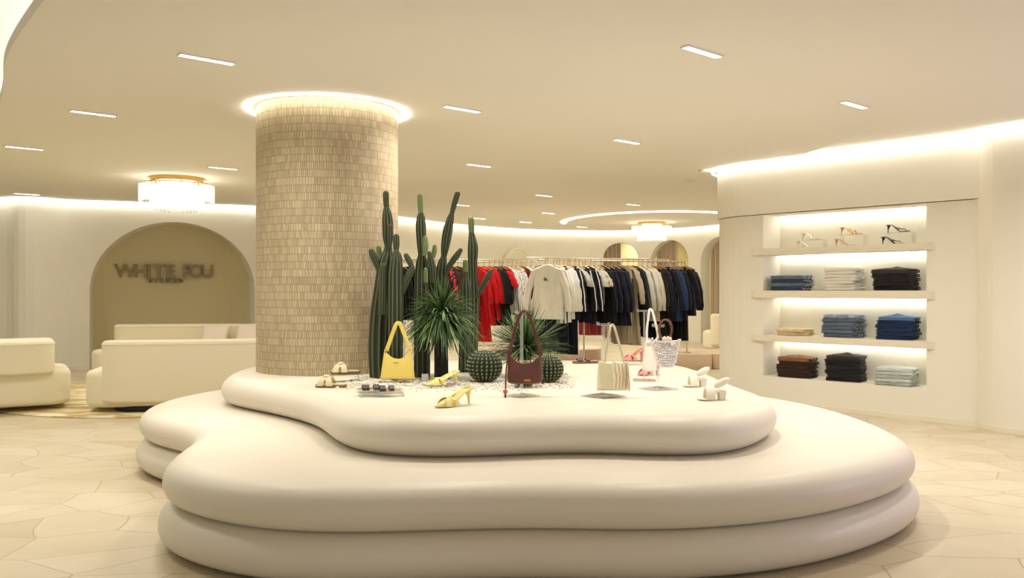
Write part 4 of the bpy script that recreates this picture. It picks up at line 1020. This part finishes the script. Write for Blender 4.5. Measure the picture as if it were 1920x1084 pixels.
def hanger(lab, p, rz):
    global hang0
    if hang0 is None:
        r = thing('clothes_hanger', lab, 'clothes hanger', (p.x, p.y, ZR), rz, 'gold hangers on the clothes rails')
        mb = MB(); mb.tube([(.0, 0, -.078), (0, 0, -.03)]+[(.018*math.cos(a), 0, .0+.018*math.sin(a)) for a in [math.radians(-60+25*i) for i in range(10)]], .0035, 6); mb.build('hook', 'hanger', r)
        mb = MB(); mb.tube([(-.19, 0, -.125), (-.1, 0, -.09), (0, 0, -.072), (.1, 0, -.09), (.19, 0, -.125)], .009, 8, 1); mb.build('arms', 'hanger', r)
        hang0 = r
    else: r = copy_tree(hang0, lab, (p.x, p.y, ZR), rz)
    return r
for nm, c_ in dict(g_cream=(243, 239, 228), g_white=(240, 238, 232), g_grey=(190, 186, 174), g_beige=(196, 184, 160), g_taupe=(168, 154, 132), g_navy=(22, 24, 38), g_black=(20, 19, 20), g_blue=(34, 56, 96), g_red=(186, 14, 20), g_wine=(96, 12, 18), g_pink=(204, 84, 92), g_stripe=(206, 202, 196)).items(): cl(nm, c_, var=(6, .06), bump=(22, .25, .01))
M['fur'] = mat('brown_faux_fur', (52, 30, 24), .95, bump=(70, 1, .03), var=(24, .4))
M['g_rib'] = mat('white_grey_pinstripe', (226, 222, 214), .9, stripes=(14, (176, 172, 166), 1), sheen=.1)
M['g_flower'] = mat('red_flower_print', (40, 22, 20), .9, stripes=(6, (190, 30, 44), 9))
# column px, colour key, colour words, kind, name, bottom row in px, yaw, trim
GR = [(1022, 'g_navy', 'black', 'trousers', 'trousers', 658, -34, None), (1044, 'g_navy', 'black', 'trousers', 'trousers', 660, -34, None), (1064, 'g_navy', 'white striped navy', 'trousers', 'track trousers', 664, -40, 'g_white'),
      (1038, 'g_cream', 'cream', 'shirt', 'sweatshirt', 606, -26, None), (1048, 'g_cream', 'cream', 'shirt', 'sweatshirt', 604, -34, None), (1057, 'g_white', 'white', 'shirt', 'sweatshirt', 598, -40, None),
      (1068, 'g_navy', 'white striped navy', 'shirt', 'track jacket', 600, -48, 'g_white'), (1078, 'g_grey', 'pale grey', 'tee', 'tee shirt', 566, -42, None), (1086, 'g_navy', 'white piped black', 'shirt', 'track jacket', 603, -42, 'g_white'),
      (1097, 'g_navy', 'white piped black', 'shirt', 'track jacket', 605, -42, 'g_white'), (1107, 'g_grey', 'pale grey', 'tee', 'tee shirt', 580, -44, None), (1115, 'g_beige', 'beige', 'tee', 'tee shirt', 572, -44, None),
      (1126, 'g_black', 'black', 'coat', 'coat', 606, -50, None), (1136, 'g_navy', 'midnight navy', 'coat', 'coat', 608, -50, None), (1146, 'g_navy', 'midnight navy', 'coat', 'coat', 610, -48, None), (1156, 'g_navy', 'midnight navy', 'coat', 'coat', 610, -48, None),
      (1166, 'g_taupe', 'taupe', 'trousers', 'trousers', 643, -46, None), (1177, 'g_taupe', 'taupe', 'dress', 'long dress', 646, -50, None), (1187, 'g_black', 'black', 'coat', 'coat', 612, -54, None), (1196, 'g_grey', 'grey-cream', 'shirt', 'sweatshirt', 598, -46, None),
      (1205, 'g_grey', 'grey-cream', 'shirt', 'sweatshirt', 600, -46, None), (1214, 'g_beige', 'grey-cream', 'shirt', 'sweatshirt', 602, -46, None), (1223, 'g_black', 'black', 'coat', 'coat', 632, -50, None), (1232, 'g_black', 'black', 'coat', 'coat', 634, -50, None),
      (1240, 'g_black', 'black', 'trousers', 'trousers', 638, -48, None), (1248, 'g_navy', 'dark navy', 'shirt', 'jumper', 602, -48, None), (1256, 'g_blue', 'blue', 'shirt', 'jumper', 602, -48, None), (1263, 'g_navy', 'dark navy', 'shirt', 'jumper', 600, -48, None),
      (1270, 'g_black', 'black', 'trousers', 'trousers', 638, -46, None), (1277, 'g_black', 'black', 'shirt', 'shirt', 590, -44, None), (1283, 'g_black', 'black', 'shirt', 'shirt', 592, -42, None)]
GL = [(752, 'g_black', 'black', 'coat', 'coat', 600, -48, None), (766, 'g_black', 'black', 'coat', 'coat', 600, -48, None), (806, 'fur', 'dark brown furry', 'coat', 'coat', 580, -46, None), (822, 'fur', 'dark brown furry', 'coat', 'coat', 580, -46, None), (834, 'g_flower', 'red flowered dark', 'dress', 'dress', 610, -46, None),
      (846, 'fur', 'dark brown furry', 'coat', 'coat', 585, -46, None), (858, 'fur', 'dark brown furry', 'coat', 'coat', 585, -46, None), (872, 'g_wine', 'wine red', 'dress', 'dress', 610, -46, None), (896, 'g_red', 'bright red', 'dress', 'long dress', 640, -40, None), (907, 'g_red', 'bright red', 'dress', 'long dress', 610, -44, None), (917, 'g_red', 'bright red', 'dress', 'long dress', 600, -44, None),
      (927, 'g_black', 'black', 'dress', 'dress', 606, -50, None), (936, 'g_black', 'black', 'dress', 'dress', 610, -50, None), (943, 'g_red', 'bright red', 'tee', 'tee shirt', 572, -50, None), (952, 'g_rib', 'white pinstriped', 'shirt', 'shirt', 586, -46, None), (960, 'g_rib', 'white pinstriped', 'shirt', 'shirt', 588, -46, None), (968, 'g_rib', 'white pinstriped', 'shirt', 'shirt', 588, -46, None),
      (977, 'g_wine', 'wine red', 'shirt', 'shirt', 590, -50, None), (987, 'g_cream', 'cream', 'shirt', 'sweatshirt', 600, -44, None), (996, 'g_cream', 'cream', 'shirt', 'sweatshirt', 600, -44, None)]
def hang_all(rows, a, b, side, back=0):
    cnt = {}; seen = {}
    for r in rows: cnt[(r[2], r[4])] = cnt.get((r[2], r[4]), 0)+1
    for i, (px, m, words, kind, name, by, yaw, trim) in enumerate(rows):
        p = rail_at(a, b, px); ln = ZR-(H-(by-HZ)/F*p.y); k_ = (words, name); seen[k_] = seen.get(k_, 0)+1
        art = f'the {ORD[seen[k_]-1]} {words} {name} from the left' if cnt[k_] > 1 else f'the {words} {name}'
        lab = (f'{words} {name} on the {side} clothes rack, {ORD[seen[k_]-1]} such from the left' if cnt[k_] > 1 else f'the only {words} {name} on the {side} clothes rack')
        garment(name.replace('-', ' ').replace(' ', '_'), lab, name.split()[-1], m, p, math.radians(yaw), kind, ln, i*7+int(px), f'garments on the {side} clothes rack', trim, W_=.2 if kind == 'tee' else .215)
        hanger(f'gold hanger of {art}, {side} rack', p, math.radians(yaw))
hang_all(GR, A1, B1, 'right'); hang_all(GL, A0, B0, 'left')
# the cream sweatshirt on the front end of the rail faces the camera
p = rail_at(A1, B1, 1029)+Vector((-.03, -.2)); g = garment('sweatshirt', 'cream sweatshirt with a dark chest mark, facing the camera on the right rack', 'sweatshirt', 'g_cream', p, math.radians(-10), 'shirt', .86, 4, 'garments on the right clothes rack', None, W_=.235)
mb = MB(); mb.box((0, 0, 0), (.055, .004, .012)); mb.box((-.012, 0, .014), (.03, .004, .014), mx=Matrix.Rotation(.4, 4, 'Y')); mb.box((.01, 0, -.016), (.06, .004, .006)); o = mb.build('chest_mark', 'g_black', g, smooth=False); o.location = (-.02, -.062, -.29)
hanger('gold hanger of the cream sweatshirt that faces the camera', p, math.radians(-10))
ar = MB(); ar.tube([(p.x-.0, p.y, ZR), (p.x+.03, p.y+.2, ZR)], .009, 8); tag(ar.build('rail_arm', 'rail'), 'short metal arm holding the front-facing cream sweatshirt on the right rack', 'rail arm')
# pink trousers on the back rail
nb = Vector((-(B1-A1).y, (B1-A1).x)).normalized()*.5
for i, px in enumerate((1090, 1102, 1113)):
    p = rail_at(A1+nb, B1+nb, px); garment('trousers', f'pink trousers seen under the black jackets, {ORD[i]} from the left', 'trousers', 'g_pink', p, math.radians(-46), 'trousers', ZR-(H-(628-HZ)/F*p.y), 60+i, 'pink trousers on the back rail')
# arched mirror standing on the far wall behind the rails
sm = PB.spx(968, 2, 10); q = PB.at(sm, .06); mr = thing('arched_mirror', 'tall arched mirror with a thin pale frame on the far wall behind the red dresses', 'mirror', (q.x, q.y, 0), PB.ang(sm))
def arch_pts(hw, top): 
    return [(hw, .05)]+[(hw*math.cos(a), top-hw+hw*math.sin(a)) for a in [PI*i/28 for i in range(29)]]+[(-hw, .05)]
mb = MB(); mb.tube([(x, 0, z) for x, z in arch_pts(.41, 2.18)], .022, 8); mb.tube([(-.41, 0, .05), (.41, 0, .05)], .022, 8); mb.build('frame', 'base', mr)
mb = MB(); ap = arch_pts(.4, 2.17); n_ = len(ap); mb.add([(x, y, z) for y in (-.004, .012) for x, z in ap], [tuple(range(n_)), tuple(range(2*n_-1, n_-1, -1))]+[(i, (i+1) % n_, n_+(i+1) % n_, n_+i) for i in range(n_)]); mb.build('glass', 'mirror', mr, smooth=False)

# ================================================================== CAMERA, LIGHT
cam = bpy.data.objects.new('camera', bpy.data.cameras.new('camera')); COL.objects.link(cam)
cam.location = (0, 0, H); cam.rotation_euler = (PI/2, 0, 0)
cam.data.sensor_width = 36; cam.data.lens = F*36/1920; cam.data.shift_y = 3/1920; cam.data.clip_start = .05
S.camera = cam
w = bpy.data.worlds.new('world'); S.world = w; w.use_nodes = True
w.node_tree.nodes['Background'].inputs[0].default_value = (1, .985, .96, 1); w.node_tree.nodes['Background'].inputs[1].default_value = .55
def area(name, loc, power, sx, sy=None, col=(1, .966, .9), rot=(0, 0, 0), spread=180):
    l = bpy.data.lights.new(name, 'AREA'); l.energy = power; l.shape = 'RECTANGLE'; l.size = sx; l.size_y = sy or sx; l.color = col; l.spread = math.radians(spread)
    o = bpy.data.objects.new(name, l); COL.objects.link(o); o.location = loc; o.rotation_euler = rot; return o
# area lights under the ceiling lamps, plus fixtureless ones added to light the platform
for i, (x, y) in enumerate([(-1.8, 4.87), (1.1, 4.72), (-3.2, 6.35), (2.55, 6.2), (-.4, 6.2), (1.05, 7.55), (-.4, 9.0), (-3.4, 9.2), (-5.2, 7.9), (-.35, 4.75), (-2.9, 4.1), (2.6, 4.5), (-4.8, 5.2), (4.4, 5.2), (-6.4, 10.2)]):
    area('downlight_and_fill', (x, y, ZI-.03), 9.5, .3, .05, rot=(0, 0, math.radians(40)), spread=150)
for i, (x, y) in enumerate([(.6, 12.0), (2.2, 12.0), (-.9, 12.4), (.5, 15), (2.5, 15.2), (-.8, 15.8), (1.3, 18), (4.6, 13), (1.9, 20.95), (3.35, 20.9), (5.1, 19.2)]):  # includes unseen lamps added to brighten the fitting rooms behind the arches
    area('downlight_and_fill', (x, y, ZC-.03), 12, .3, .05, rot=(0, 0, math.radians(40)), spread=150)
pl = bpy.data.lights.new('mall_glow', 'AREA'); pl.energy = 40; pl.color = (.66, .6, 1); pl.size = 1.2
o = bpy.data.objects.new('mall_glow', pl); COL.objects.link(o); o.location = (6.6, 3.6, 1.5); o.rotation_euler = (PI/2, 0, math.radians(75))
S.view_settings.view_transform = 'Standard'; S.view_settings.look = 'None'; S.view_settings.gamma = 1; S.view_settings.use_curve_mapping = False
S.view_settings.exposure = .40
